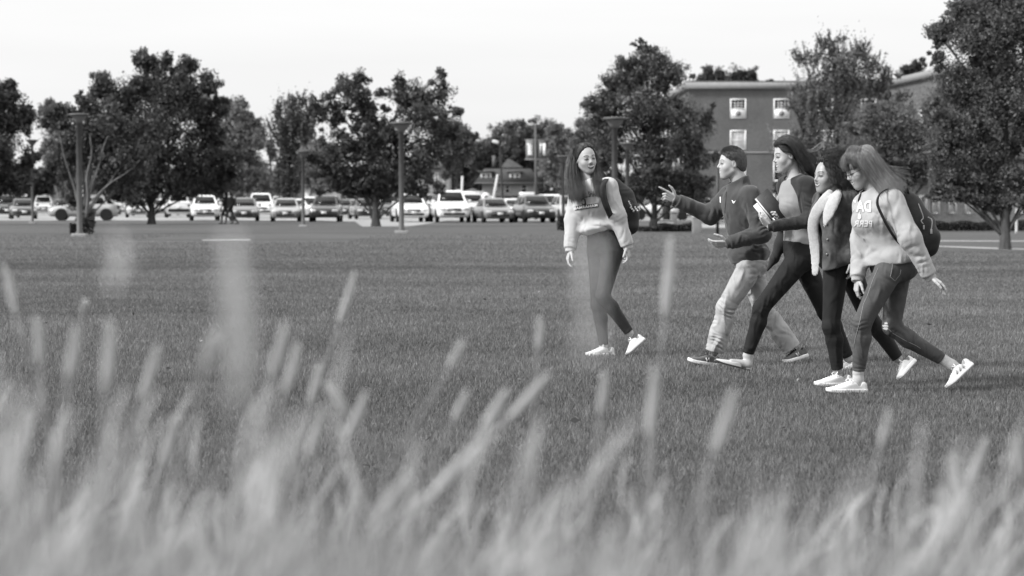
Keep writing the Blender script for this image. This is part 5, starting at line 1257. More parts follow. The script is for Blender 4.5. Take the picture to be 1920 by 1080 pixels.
BPK = mat('backpack_nylon', .012, .6, .35, noise=(30, .3), bump=(500, .3, .003))
rb = empty('backpack', G(1165, D + .15), 'black backpack with a shiny charm on the back of the laughing woman', 'backpack')
def bp1(p):
    d = chain(p, gp(A, [(1150, 350, .10), (1163, 372, .13), (1170, 396, .12), (1174, 420, .10)]), [.075, .105, .118, .095], .04)
    d = smin(d, chain(p, gp(A, [(1180, 405, .10), (1182, 424, .09)]), [.075, .070], .03), .012)
    return d + lump(p, 26, .005) + folds(p, [(pt(A, 1180, 370, 0), (.6, 0, -.8), .05, .004, .12)])
bpo = sdf_obj('bag', bp1, *bounds(gp(A, [(1150, 340, .1), (1175, 425, .1)]), .18), .006, [BPK], rb)
mb = MB()
ribbon(mb, cr(gp(A, [(1150, 338, .05), (1141, 334, -.08), (1133, 342, -.20), (1130, 358, -.245), (1134, 378, -.25), (1141, 396, -.23), (1148, 412, -.12), (1156, 422, .02)]), 26), Vector((1, .5, .2)), .052, .012)
mb.build('strap', [BPK], rb, True)
mb = MB(); ribbon(mb, cr(gp(A, [(1150, 345, .16), (1160, 334, .2), (1170, 342, .22)]), 10), Vector((0, 1, 0)), .03, .006)
mb.tube(cr(gp(A, [(1178, 372, .0), (1187, 378, -.03), (1189, 390, -.03), (1182, 396, 0)]), 14), .0025, 5); mb.build('webbing', [BPK], rb, True)
mb = MB(); SIL = mat('bright_metal', .75, .25, .5, metal=.6)
for i in range(7):
    c = pt(A, 1183 + 2.4 * i, 389 + (i % 3) * 3.2, -.02); mb.box(c, (.018, .012, .014), 0, rz=i, ry=.5 * i, bev=.003)
for i in range(4): mb.box(pt(A, 1179 + i * 1.5, 378 + i * 3, -.03), (.010, .006, .012), 0, ry=i)
mb.build('charm', [SIL], rb)

# ================= B: young man pointing
D = 18.2
B = Fig(D, dict(pel=(1404, 482), chest=(1390, 400), neck=(1386, 340), head=(1371, 307),
    shL=(1408, 368, -.17), elL=(1428, 438, -.24), wrL=(1366, 456, -.28), shR=(1366, 368, .14), elR=(1332, 404, .16), wrR=(1268, 375, .10),
    hipL=(1408, 500, -.09), knL=(1360, 577, -.12), anL=(1340, 660, -.10), hipR=(1408, 500, .09), knR=(1430, 580, .10), anR=(1486, 655, .10)),
    (-.96, -.28, 0), (-1, -.14, -.0), (-.05, 0, 1), k=1.0, women=False, nose=1.4, jaw=1.06, open=.004)
# near arm: palm up, fingers forward; far arm: points with the index finger
B.add_hand('L', (-1, .1, -.12), (.1, .55, 1), (-.2, -.6, .75), [(.25, .3, .2), (.35, .35, .2), (.4, .4, .3), (.45, .5, .3)], k=.98, thumb=(1.1, .3))
B.add_hand('R', (-.85, -.1, .42), (-.1, .95, -.45), (.35, -.45, .9), [(-.12, .05, .05), (.95, 1.1, .6), (1.15, 1.2, .7), (1.2, 1.2, .7)], k=1.0, thumb=(1.5, .0))
rbn = empty('person', G(1400, D), 'young man in a dark zip-neck pullover pointing with his outstretched hand', 'person', 'students crossing the lawn')
B.build_body(rbn, skinset(SKIN, .16, .36))
JK = mat('pullover_fleece', .046, .8, .25, noise=(10, .15), bump=(260, .25, .004), sheen=.2, crease=(5, .045))
def bmod(p, d):
    col = smax(cone(p, B.J['neck'] - B.up * .05 + B.fwd * .006, B.J['neck'] + B.up * .06 + B.fwd * .010, .095, .080), plane(p, pt(B, 1363, 345), (-.41, 0, .91)), .008)
    d = smin(d, col, .02)
    d = smin(d, ell(p, B.J['pel'] + B.up * .03, (.190, .150, .085), (B.side, B.fwd, B.up)), .04)
    return d
jkb = top_garment(B, rbn, 'pullover', [JK], .030, [.076, .066, .050], pt(B, 1400, 493), (.05, 0, -1), neckr=.068, mod=bmod, lamp=.004,
    extra=[(pt(B, 1410, 470, -.2), (.25, 0, 1), .05, .010, .11), (pt(B, 1395, 440, -.22), (.8, 0, .6), .06, .008, .10), (pt(B, 1340, 400, .1), (.9, 0, .3), .045, .007, .08), (pt(B, 1425, 425, -.3), (.6, 0, -.7), .04, .008, .09), (pt(B, 1372, 400, -.2), (.9, 0, .2), .07, .005, .1)])
mb = MB(); mb.tube(project([jkb], gp(B, [(1368, 352, -.3), (1368, 360, -.3), (1367, 370, -.3), (1366, 380, -.3), (1365, 390, -.3), (1365, 400, -.3)]), Vector((0, 1, 0)), .001), .0028, 5)
mb.build('zip', [mat('zip_dark', .015, .5)], jkb, True)
chk = [Vector(v) for v in ((-.5, .5, 0), (-.30, .52, 0), (0, -.05, 0), (-.12, -.5, 0), (.6, .45, 0), (.08, -.45, 0))]
decal('chest_mark', jkb, [jkb], chk, [[0, 3, 2, 1], [2, 3, 5, 4]], pt(B, 1379.5, 378.5, -.3), Vector((.026, -.006, 0)), Vector((0, 0, .024)), (0, 1, 0), INKW, off=.003)
tw, tfw = text_geo('l', 1.0, .05)
decal('chest_mark', jkb, [jkb], tw, tfw, pt(B, 1359, 375, -.3), Vector((.035, -.01, 0)), Vector((0, 0, .055)), (0, 1, 0), INKW, off=.004)
KH = mat('khaki_cotton', .34, .85, .25, noise=(8, .10), bump=(260, .2, .003), crease=(6.5, .04))
pants(B, rbn, 'trousers', [KH], (.014, .016, .02), pt(B, 1404, 487), (0, 0, 1), kf=.007, flare=.024, ank=.99, hipo=.012, lamp=.003,
    extra=[(pt(B, 1358, 590, -.2), (.5, 0, 1), .035, .007, .13), (pt(B, 1420, 520, -.2), (-.5, 0, 1), .04, .006, .09), (pt(B, 1470, 630, -.1), (.6, 0, 1), .045, .008, .12), (pt(B, 1345, 645, -.2), (.3, 0, 1), .03, .006, .08)])
GS = mat('grey_suede', .10, .85, .3, noise=(20, .2)); GL = mat('grey_lace', .04, .8)
s1, W, L = shoe(rbn, (GS, WR, GL), pt(B, 1347, 688, -.12), pt(B, 1287, 678, -.18), B.J['anL'], w=.10, tall=.09)
def nmark(sh, W, L, sg=-1):
    mb = MB(); z = .040
    q = [W(L * .36, .047 * sg, z - .012), W(L * .40, .048 * sg, z + .018), W(L * .45, .050 * sg, z - .012), W(L * .49, .050 * sg, z + .016)]
    mb.tube(q, .0045, 5); mb.build('side_mark', [mat('pale_trim', .6, .6)], sh)
nmark(s1, W, L, -1)
s1, W, L = shoe(rbn, (GS, WR, GL), pt(B, 1516, 668, .10), pt(B, 1467, 683, .05), B.J['anR'], w=.10, tall=.09)
nmark(s1, W, L, -1)
HB = mat('short_brown_hair', .050, .6, .5, noise=(90, .5, (1, 1, .4)), tone=True)
def facecut_b(q): return np.maximum(q[:, 0] - .078 + 1.1 * np.maximum(.072 - q[:, 2], 0) - .0, -1)
def ear_b(q, d):
    aq = q.copy(); aq[:, 1] = np.abs(aq[:, 1]); return smax(d, -ell(aq, (.004, .078, -.010), (.024, .020, .036)), .004)
bh = sdf_obj('hair', cap_fn(B, .009, facecut_b, -.058, .001, ear_b), *bounds([B.hc], .17), .0035, [mat('short_hair_cap', .055, .7, .4, noise=(110, .5, (1, 1, .5)))], rbn)
rg = np.random.default_rng(8)
def short_hair(F, n, seed, name, parent, mt, ln=.02, fcut=None):
    g = np.random.default_rng(seed); out = []
    while len(out) < n:
        a = g.normal(0, 1, 3); a /= np.linalg.norm(a)
        q = np.array([-.014, 0, .034]) + a * np.array([.098, .078, .092])
        if q[2] < .03 - .9 * max(0, -q[0]) or fcut(np.array([q]))[0] > -.002: continue
        dd = a * .32 + np.array([.55, 0, .35]) * (1 if q[2] > .08 else .25) + g.normal(0, .2, 3) + np.array([0, 0, -.2 if q[2] < .06 else .1])
        out.append([F.hl(*(q - a * .004)), F.hl(*(q + dd * ln * .5)), F.hl(*(q + dd * ln + np.array([.002, 0, -.002])))])
    G_ = np.array([[tuple(p) for p in o] for o in out]); pts = catmull(G_, 5)
    V, Fc = tubes(pts, np.tile(np.array([.0012, .0012, .0011, .0009, .0005]), (n, 1)), 3)
    return np_mesh(name, V, Fc, mt, parent, True, tone=np.repeat(g.uniform(.6, 1.6, n), 15))
short_hair(B, 3800, 5, 'hair_tips', bh, HB, .016, facecut_b)

# ================= C: tall woman holding books
D = 17.5
C = Fig(D, dict(pel=(1500, 470), chest=(1492, 385), neck=(1490, 330), head=(1475, 292),
    shL=(1514, 348, -.15), elL=(1521, 414, -.22), wrL=(1445, 425, -.24), shR=(1474, 348, .12), elR=(1478, 412, .16), wrR=(1446, 408, .0),
    hipL=(1496, 490, -.08), knL=(1427, 578, -.10), anL=(1401, 666, -.08), hipR=(1506, 490, .08), knR=(1548, 585, .10), anR=(1591, 672, .14)),
    (-.97, -.2, 0), (-.97, -.22, -.16), (-.16, 0, 1), k=1.0, nose=1.25, open=.006)
C.add_hand('L', (-.75, -.05, .55), (.35, .75, .35), (-.2, -.6, .75), [(.6, .6, .4), (.65, .6, .4), (.6, .7, .4), (.7, .7, .4)], k=.9, thumb=(.7, .8))
C.hands.append((hand_segs(pt(C, 1437, 417, -.06), (.25, -.75, .45), (.85, .25, -.45), (-.3, -.1, .9), [(.5, .75, .6), (.55, .8, .6), (.6, .85, .6), (.65, .8, .6)], k=.95, thumb=(.6, .9)), pt(C, 1442, 408, -.12)))
C.feet.append([pt(C, 1403, 668, -.08), pt(C, 1402, 683, -.09), pt(C, 1372, 679, -.12)])
rc = empty('person', G(1490, D), 'tall dark haired woman in a grey top and open cardigan holding books', 'person', 'students crossing the lawn')
C.build_body(rc, skinset(SKIN, .06, .26))
TEE = mat('grey_jersey', .25, .9, .2, noise=(14, .05), bump=(420, .2, .004), sheen=.1, crease=(5, .014)); CD = mat('cardigan_knit', .022, .85, .25, noise=(12, .2), bump=(300, .3, .003), sheen=.15, crease=(6, .025))
def nosl(p, d): return d
def tee(p):
    d = C.torso(p, .014); d = smax(d, plane(p, pt(C, 1496, 456), (-.16, 0, -1)), .01)
    d = smax(d, -cone(p, C.J['neck'] + C.fwd * .02, C.hl(-.0, 0, -.02), .060, .09), .01)
    return d + lump(p, 22, .003) + folds(p, [(pt(C, 1480, 430, -.1), (.4, 0, 1), .07, .005, .1), (pt(C, 1490, 385, -.1), (.5, 0, .9), .06, .004, .08)])
sdf_obj('shirt', tee, *bounds([C.J['pel'], C.J['chest'], C.J['neck'], C.J['shL'], C.J['shR']], .22), .005, [TEE], rc, slack=.014)
def copen(p, d):
    # open front: keep only what lies behind a surface running down the flank
    q = (p - A3(C.J['chest'])); x = q @ A3(C.fwd); y = q @ A3(C.side); z = q @ A3(C.up)
    t = np.where(y > 0, -.008 + .10 * np.clip((-z - .02) / .2, -.9, 1) * -1 - .25 * np.clip(z - .05, 0, 1), .075)
    arm = np.minimum(C.arm(p, 'L', [.075, .072, .06], .02), C.arm(p, 'R', [.075, .072, .06], .02)) - .02
    return cmod(p, smax(d, np.minimum(x - t, arm + .012), .008))
def cmod(p, d):
    tail = chain(p, gp(C, [(1474, 430, .10), (1464, 458, .10), (1452, 485, .08), (1439, 506, .06)]), [.055, .045, .030, .010], .03)
    return smin(d, tail, .02)
top_garment(C, rc, 'cardigan', [CD], .024, [.062, .052, .042], pt(C, 1480, 478), (-.3, 0, -1), neckr=.075, open_fn=copen,
    extra=[(pt(C, 1515, 375, -.25), (.4, 0, .9), .045, .005, .07)])
BJ = mat('black_denim', .012, .8, .25, noise=(9, .2), bump=(300, .2, .003), crease=(7, .03))
pants(C, rc, 'jeans', [BJ], (.008, .006, .007), pt(C, 1500, 452), (0, 0, 1), kf=.003, ank=.96)
LO = mat('pale_slip_on', .50, .7, .3, noise=(20, .08))
shoe(rc, (LO, mat('dark_sole', .05, .7), LC), pt(C, 1409, 696, -.08), pt(C, 1336, 677, -.13), C.J['anL'], w=.088, tall=.058, kind='slip')
shoe(rc, (WH, WR, LC), pt(C, 1603, 686, .14), pt(C, 1566, 702, .12), C.J['anR'], w=.088, tall=.075)
def facecut_c(q): return q[:, 0] - .050 + .75 * np.maximum(.085 - q[:, 2], 0)
ch = sdf_obj('hair', cap_fn(C, .013, facecut_c, -.085), *bounds([C.hc], .17), .0035, [mat('dark_hair_cap', .03)], rc)
CH = lambda l: [C.hl(*a) for a in l]
strands('hair_length', [
    CH([(.045, .066, .036), (.02, .080, .026), (-.02, .090, .010), (-.06, .082, -.035), (-.11, .07, -.11), (-.15, .05, -.19)]),
    CH([(.062, .047, .072), (.030, .070, .070), (-.02, .084, .050), (-.08, .078, -.01), (-.14, .06, -.09), (-.19, .05, -.17)]),
    CH([(.072, .018, .092), (.035, .045, .108), (-.03, .066, .088), (-.09, .058, .03), (-.15, .045, -.06), (-.21, .03, -.15)]),
    CH([(.070, -.008, .100), (.02, .004, .124), (-.05, .012, .114), (-.11, .012, .05), (-.17, .02, -.04), (-.23, .02, -.13)]),
    CH([(.062, -.045, .082), (.02, -.055, .100), (-.04, -.065, .085), (-.09, -.055, .03), (-.14, -.04, -.06), (-.20, 0, -.15)])],
    900, .0042, [.003, .003, .004, .007, .010, .013], HD, ch, 11, 14)
hair_mass(C, ch, 'hair_volume', MATS['dark_hair_cap'], [(gp(C, [(1494, 282, -.04), (1505, 298, -.05), (1516, 314, -.05), (1527, 328, -.04)]), [.045, .042, .038, .020])])
strands('hair_length', [gp(C, [(1454, 274, -.03), (1463, 266, -.07), (1478, 266, -.115), (1490, 279, -.13), (1500, 298, -.12), (1512, 316, -.1)]), gp(C, [(1452, 272, .02), (1463, 261, .0), (1480, 257, -.05), (1496, 265, -.1), (1508, 286, -.1), (1522, 306, -.09)])],
    200, .0038, [.004, .006, .008, .008, .010, .014], HD, ch, 12, 12)
HL = mat('fine_hair', .22, .5, .5)
strands('hair_wisp', [gp(C, [(1490, 268, -.1), (1508, 282, -.1), (1522, 280, -.1), (1534, 270, -.1), (1541, 268, -.1)]), gp(C, [(1496, 272, -.1), (1512, 284, -.1), (1528, 282, -.1), (1540, 276, -.1), (1544, 266, -.1)])],
    9, .0014, .006, HL, ch, 13, 16)
# books in her arm
def slab(name, label, cat, c, L_, W_, T_, ml, mw, mt, cov, page, extra=None):
    L0, W0 = L_.normalized(), W_; W0 = (W0 - L0 * W0.dot(L0)).normalized(); N0 = L0.cross(W0)
    Q = lambda a, b, d_: c + L0 * a + W0 * b + N0 * d_
    root = empty(name, c, label, cat)
    def bx(a0, a1, b0, b1, d0, d1):
        return [Q(a, b, d_) for d_ in (d0, d1) for a, b in ((a0, b0), (a1, b0), (a1, b1), (a0, b1))]
    fs = [[0, 3, 2, 1], [4, 5, 6, 7], [0, 1, 5, 4], [1, 2, 6, 5], [2, 3, 7, 6], [3, 0, 4, 7]]
    for sg in (-1, 1):
        mb = MB(); mb.add(bx(-ml / 2, ml / 2, -mw / 2, mw / 2, sg * mt / 2, sg * (mt / 2 + .0025)), fs); mb.build('cover', [cov], root)
    mb = MB(); mb.add(bx(-ml / 2 + .003, ml / 2 - .003, -mw / 2 + .003, mw / 2 - .001, -mt / 2, mt / 2), fs); mb.build('pages', [page], root)
    return root, Q
PG = mat('paper', .72, .8, noise=(200, .08, (1, 1, 8))); CV = mat('book_cover', .045, .55, .4, noise=(12, .25))
c0 = pt(C, 1446, 387, -.10)
b1, Q = slab('book', 'dark covered notebook held against the tall woman by her bent arm', 'book', c0, Vector((.63, -.05, -.77)), Vector((.42, .55, .50)), 0, .235, .150, .018, CV, PG)
tv, tf = text_geo('B', 1.0, .01)
np_mesh('cover_mark', np.array([tuple(Q(-.075 + v.x * .03, v.y * .03, -.0118)) for v in tv]), tf, [mat('faint_print', .13, .6)], b1, False)
np_mesh('cover_mark', np.array([tuple(Q(-.075 + v.x * .03, v.y * .03, .0118)) for v in tv]), tf, [mat('faint_print', .13, .6)], b1, False)
slab('notebook', 'thin pale pad of paper tucked under the dark notebook', 'notebook', c0 + Vector((-.026, -.012, -.040)), Vector((.63, -.05, -.77)), Vector((.42, .55, .50)), 0, .200, .140, .008, PG, PG)
mb = MB(); mb.tube(gp(C, [(1449, 409, -.22), (1459, 420, -.24)]), .0045, 8); po = mb.build('pen', [mat('white_plastic', .7, .3)], None, True); tag(po, 'short white pen poking out below the tall woman\'s fingers', 'pen')

# ================= D: curly haired woman
D = 16.1
DD = Fig(D, dict(pel=(1578, 480), chest=(1568, 402), neck=(1563, 362), head=(1552, 330),
    shL=(1590, 376, -.13), elL=(1606, 436, -.12), wrL=(1600, 486, -.14), shR=(1546, 378, .14), elR=(1546, 440, .18), wrR=(1552, 488, .14),
    hipL=(1568, 500, -.08), knL=(1558, 612, -.09), anL=(1570, 696, -.06), hipR=(1590, 500, .08), knR=(1630, 598, .10), anR=(1685, 674, .10)),
    (-.93, -.38, 0), (-.90, -.44, -.0), (-.03, 0, 1), k=.97, hp=.222, nose=1.1, open=.009)
rd = empty('person', G(1575, D), 'curly haired woman in a denim jacket with white fleece lining', 'person', 'students crossing the lawn')
DD.add_hand('L', (0, 0, -1), (-.7, .3, 0), (-.3, -1, 0), RELAX, k=.9); DD.add_hand('R', (0, 0, -1), (.7, -.3, 0), (.3, -1, 0), RELAX, k=.9)
DD.build_body(rd, skinset(SKIN_D, .02, .20))
DK = mat('dark_top', .02, .8, .3)
def dt(p):
    d = DD.torso(p, .008); d = smax(d, plane(p, pt(DD, 1575, 480), (0, 0, -1)), .01)
    return smax(d, -cone(p, DD.J['neck'] + DD.fwd * .02, DD.hl(0, 0, -.02), .060, .08), .01)
sdf_obj('shirt', dt, *bounds([DD.J['pel'], DD.J['chest'], DD.J['neck'], DD.J['shL'], DD.J['shR']], .2), .006, [DK], rd)
DN = mat('denim', .068, .85, .25, noise=(16, .45), bump=(280, .35, .004), crease=(6, .035)); SHP = mat('white_fleece', .43, .95, .1, noise=(60, .10), bump=(160, .5, .006), sheen=.3)
def dopen(p, d):
    q = (p - A3(DD.J['chest'])); x = q @ A3(DD.fwd); y = q @ A3(DD.side)
    z = q @ A3(DD.up); gap = .026 + .05 * np.clip(z, 0, .2)
    return smax(d, np.minimum(x - .0, gap - np.abs(y - .01)), .01)
dj = top_garment(DD, rd, 'denim_jacket', [DN], .038, [.068, .062, .052], pt(DD, 1575, 498), (.26, 0, -.96), neckr=.078, open_fn=dopen, lamp=.004, bunch=.04, mod=lambda p, d: smin(d, chain(p, gp(DD, [(1560, 402, -.10), (1560, 445, -.13), (1560, 505, -.14)]), [.055, .062, .066], .02), .04),
    extra=[(pt(DD, 1570, 440, -.2), (1, 0, .1), .06, .006, .14)])
J1 = gp(DD, [(1555, 361, -.10), (1549, 371, -.14), (1540, 384, -.15), (1529, 402, -.10), (1524, 428, -.05), (1527, 460, -.03), (1529, 488, -.03), (1528, 510, -.04)])
J2 = gp(DD, [(1573, 358, -.13), (1568, 370, -.20), (1560, 384, -.23), (1552, 402, -.24), (1545, 426, -.24)])
LN = Vector((-.55, -.83, 0)); LC0 = pt(DD, 1550, 400, -.15)
def sq(v): return v + LN * ((v - LC0).dot(LN) * 4.5)
J1 = cr(J1, 24); J2 = cr(J2, 16); J1s = [sq(v) for v in J1]; J2s = [sq(v) for v in J2]
R1 = np.interp(np.linspace(0, 7, 24), range(8), [.022, .034, .040, .042, .040, .038, .034, .026]); R2 = np.interp(np.linspace(0, 4, 16), range(5), [.022, .036, .044, .038, .008])
def shp(p):
    pq = p + ((p - A3(LC0)) @ A3(LN))[:, None] * A3(LN) * 4.5
    d = chain(pq, J1s, R1) * .25
    d2 = chain(pq, J2s, R2) * .25
    cb = chain(p, gp(DD, [(1572, 352, -.10), (1584, 352, -.02), (1580, 350, .10), (1560, 354, .08), (1553, 357, -.04)]), [.016] * 5, .02)
    return smin(np.minimum(d, cb), d2, .01) + lump(p, 80, .0006)
sdf_obj('fleece_lining', shp, *bounds(J1 + J2 + gp(DD, [(1584, 352, .1)]), .08), .005, [SHP], dj, slack=.014)
# jacket hem band, seam and buttons
mb = MB()
hp_ = project([dj], gp(DD, [(1543, 503 - 0, -.4), (1552, 501, -.4), (1562, 498, -.4), (1574, 495, -.4), (1586, 491, -.4), (1598, 488, -.4)]), Vector((0, 1, 0)), .002)
hp_ = [p for p in hp_ if p]
mb = None
mb = MB()
for x, y in ((1558, 395), (1559, 421), (1560, 450), (1559, 478)):
    h_ = project([dj], [pt(DD, x, y, -.4)], Vector((0, 1, 0)), .003)[0]
    if h_: mb.lathe(h_, [(.0001, -.003), (.008, -.002), (.008, .002), (.0001, .003)], 10, M=Matrix.Rotation(R(90), 4, 'X'))
if mb.v: mb.build('button', [mat('dull_button', .22, .5, metal=.4)], dj, True)
pants(DD, rd, 'leggings', [mat('black_knit', .010, .75, .3, noise=(9, .2), bump=(300, .15, .002), crease=(6, .02))], (.006, .006, .006), pt(DD, 1578, 470), (0, 0, 1), kf=.0015, hipo=.006, ank=.96)
shoe(rd, (WH, WR, LC), pt(DD, 1597, 724, -.05), pt(DD, 1525, 724.5, -.14), DD.J['anL'], w=.092, tall=.085)
shoe(rd, (WH, WR, LC), pt(DD, 1719, 677, .10), pt(DD, 1686, 716, .02), DD.J['anR'], side=(.25, 1, 0), w=.092, tall=.085)
HK = mat('black_curls', .012, .45, .6, tone=True)
dh = sdf_obj('hair', cap_fn(DD, .022, lambda q: q[:, 0] - .054 + .7 * np.maximum(.080 - q[:, 2], 0), -.08, .004), *bounds([DD.hc], .18), .004, [mat('black_hair_cap', .008, .6)], rd)
strands('curls', [
    gp(DD, [(1552, 294, -.08), (1560, 298, -.13), (1566, 314, -.15), (1568, 334, -.15), (1576, 356, -.14), (1588, 374, -.12)]),
    gp(DD, [(1550, 288, -.05), (1566, 290, -.11), (1578, 308, -.13), (1584, 330, -.13), (1592, 352, -.12), (1600, 372, -.10)]),
    gp(DD, [(1555, 287, .0), (1572, 288, -.03), (1588, 306, -.05), (1596, 328, -.05), (1604, 350, -.05), (1606, 380, -.05)]),
    gp(DD, [(1555, 288, .05), (1570, 292, .07), (1584, 312, .07), (1590, 336, .06), (1596, 360, .05), (1600, 382, .04)])],
    520, .0034, [.010, .014, .018, .020, .024, .028], HK, dh, 21, 34, curl=.011, freq=6, tonevar=.7)
hair_mass(DD, dh, 'hair_volume', MATS['black_hair_cap'], [(gp(DD, [(1566, 302, -.02), (1578, 322, -.03), (1586, 345, -.03), (1596, 368, -.03)]), [.075, .075, .070, .05])], lam=.010, sc=70)
strands('curls', [gp(DD, [(1546, 292, .06), (1552, 300, .10), (1556, 330, .12), (1560, 352, .12)]), gp(DD, [(1560, 292, .09), (1572, 310, .11), (1578, 336, .11), (1586, 362, .09)])], 160, .0036, .016, HK, dh, 22, 24, curl=.011, freq=5)
rg = random.Random(3)

DH = lambda l: [DD.hl(*a) for a in l]
strands('curls', [DH([(.010, .010, .120), (.044, .040, .104), (.046, .064, .066), (.028, .082, .026), (.010, .094, -.03)]), DH([(-.02, .010, .124), (.020, .050, .104), (.020, .076, .060), (.010, .092, .01), (-.005, .104, -.06)]), DH([(-.03, .010, .124), (.0, .06, .104), (.005, .085, .050), (-.01, .100, -.02), (-.02, .110, -.09)])],
    260, .0034, [.004, .006, .008, .010, .014], HK, dh, 25, 26, curl=.008, freq=5, tonevar=.7)

# ================= E: woman with glasses, fringe and long fair hair
D = 15.6
E = Fig(D, dict(pel=(1671, 492), chest=(1648, 408), neck=(1637, 357), head=(1612, 318),
    shL=(1674, 378, -.17), elL=(1706, 446, -.24), wrL=(1744, 518, -.22), shR=(1622, 386, .13), elR=(1616, 452, .10), wrR=(1608, 522, .02),
    hipL=(1664, 512, -.09), knL=(1616, 606, -.12), anL=(1609, 700, -.08), hipR=(1682, 512, .08), knR=(1672, 612, .08), anR=(1771, 676, .08)),
    (-.80, -.60, 0), (-.86, -.26, -.40), (-.45, -.05, .88), k=.98, hp=.222, nose=1.15, open=.004)
E.add_hand('L', (.72, -.2, -.52), (-.35, .2, -.7), (-.1, -1, .2), [(.25, .35, .25), (.35, .4, .3), (.4, .45, .3), (.45, .5, .3)], k=.93, thumb=(.7, .4))
E.add_hand('R', (-.12, -.1, -1), (.6, .2, -.1), (.2, -1, 0), RELAX, k=.93)
E.J['calfR'] = Vector((0, 0, -.012))
E.feet.append([pt(E, 1771, 676, .08), pt(E, 1800, 694, .08), pt(E, 1790, 712, .08)]); E.feet.append([pt(E, 1609, 700, -.08), pt(E, 1610, 715, -.08), pt(E, 1590, 722, -.08)])
re_ = empty('person', G(1655, D), 'bespectacled woman in a light lettered sweatshirt and jeans looking down, a bag on her back', 'person', 'students crossing the lawn')
E.build_body(re_, skinset(SKIN, .14, .26))
swe = top_garment(E, re_, 'sweatshirt', [FABRIC('heather_fleece', .35)], .034, [.074, .068, .050], pt(E, 1667, 495), (.12, 0, -.99), bunch=.035, neckr=.066,
    extra=[(pt(E, 1655, 460, -.25), (-.6, 0, .8), .075, .008, .12), (pt(E, 1720, 480, -.3), (.6, 0, -.8), .05, .006, .08), (pt(E, 1655, 400, -.2), (.8, 0, .5), .06, .005, .09), (pt(E, 1635, 470, -.2), (.9, 0, .3), .06, .006, .1)])
INKE = mat('soft_white_print', .58, .8)
tv, tf = text_geo('DAV', 1.0, .03)
RE = Vector((.9, -.42, .0)); UE = Vector((.06, 0, 1))
decal('printed_lettering', swe, [swe], [Vector((-v.x, v.y, 0)) for v in tv], [f[::-1] for f in tf], pt(E, 1620, 388, -.2), RE * .064, UE * .098, (0, 1, 0), INKE, off=.003)
tv, tf = text_geo('PERR', 1.0, .02)
decal('printed_lettering', swe, [swe], [Vector((-v.x, v.y, 0)) for v in tv], [f[::-1] for f in tf], pt(E, 1623, 420, -.2), RE * .050, UE * .055, (0, 1, 0), INKE, off=.003)
lf = [Vector((0, .5, 0)), Vector((-.18, .1, 0)), Vector((-.2, -.4, 0)), Vector((.1, -.5, 0)), Vector((.25, -.3, 0)), Vector((.2, .15, 0)), Vector((.05, .1, 0))]
decal('printed_emblem', swe, [swe], lf, [[0, 1, 2, 3, 4, 5, 6]], pt(E, 1617, 404, -.2), RE * .05, UE * .05, (0, 1, 0), INKE, off=.003)
JN = mat('blue_denim', .068, .8, .25, noise=(7, .28), bump=(300, .3, .003), crease=(7, .03)); SKT = SKIN
kr = pt(E, 1662, 613, 0)
def tear(p):
    q = p - A3(kr); w = 1 + .35 * np.sin(q[:, 2] * 330) + .25 * np.sin(q[:, 0] * 240); q = q * A3((1 / .015, 1 / .12, 1 / .028)); return (((q * q).sum(1) < w) & (np.sin(q[:, 2] * 9) > -.75)).astype(int)
jn = pants(E, re_, 'jeans', [JN, SKIN_P], (.008, .007, .006), pt(E, 1672, 486), (.1, 0, 1), kf=.0035, hipo=.008, ank=.95, matfn=tear,
    extra=[(pt(E, 1615, 612, -.2), (0, 0, 1), .03, .004, .06), (pt(E, 1685, 625, 0), (.7, 0, .5), .035, .004, .08)])
# outer seam stitching, pocket
def seam(parent, target, px, F, m, r=.0016):
    pr = [p for p in project(target, [pt(F, x, y, -.5) for x, y in px], Vector((0, 1, 0)), .001) if p]
    if len(pr) > 1: mb = MB(); mb.tube(pr, r, 4); mb.build('stitching', [m], parent, True)
ST_ = mat('seam_thread', .28, .8)
for px in ([(1663, 505), (1652, 530), (1643, 555), (1634, 575), (1629, 595), (1624, 615), (1619, 640), (1617, 660), (1614, 690)],
           [(1690, 494), (1688, 506), (1684, 522), (1694, 530), (1704, 518), (1708, 500)], [(1634, 500), (1645, 503), (1660, 503)],
           [(1672, 590), (1680, 616), (1700, 634), (1720, 646), (1745, 658), (1760, 668)]):
    seam(jn, [jn], [(a * .5 + b * .5, c * .5 + d_ * .5) if i % 2 else (a, c) for (a, c), (b, d_) in zip(px[:-1], px[1:]) for i in (0, 1)], E, ST_)
shoe(re_, (WH, WR, LC), pt(E, 1626, 736, -.08), pt(E, 1547, 736.5, -.16), E.J['anL'], w=.094, tall=.080)
s2, W, L = shoe(re_, (WH, WR, LC), pt(E, 1826, 684, .04), pt(E, 1777, 731, -.06), E.J['anR'], side=(.3, 1, 0), w=.094, tall=.080)
mb = MB(); GR = mat('grey_stripe', .30, .6)
for i in range(3):
    x = L * (.36 + i * .12)
    mb.tube([W(x, -.0485, .028), W(x - .016, -.046, .055)], .0050, 5)
mb.build('side_stripe', [GR], s2, True)
def sock(n, a, b, c):
    return sdf_obj('sock', lambda p: smax(chain(p, [a, b, c], [.036, .036, .034], .01), -1 - p[:, 0], .01), *bounds([a, b, c], .06), .004, [mat('grey_sock', .42, .9, noise=(90, .12))], re_)
sock(0, E.J['knR'].lerp(E.J['anR'], .97), pt(E, 1784, 684, .07), pt(E, 1796, 692, .07)); sock(1, E.J['knL'].lerp(E.J['anL'], 1.0), pt(E, 1609, 712, -.08), pt(E, 1608, 720, -.08))
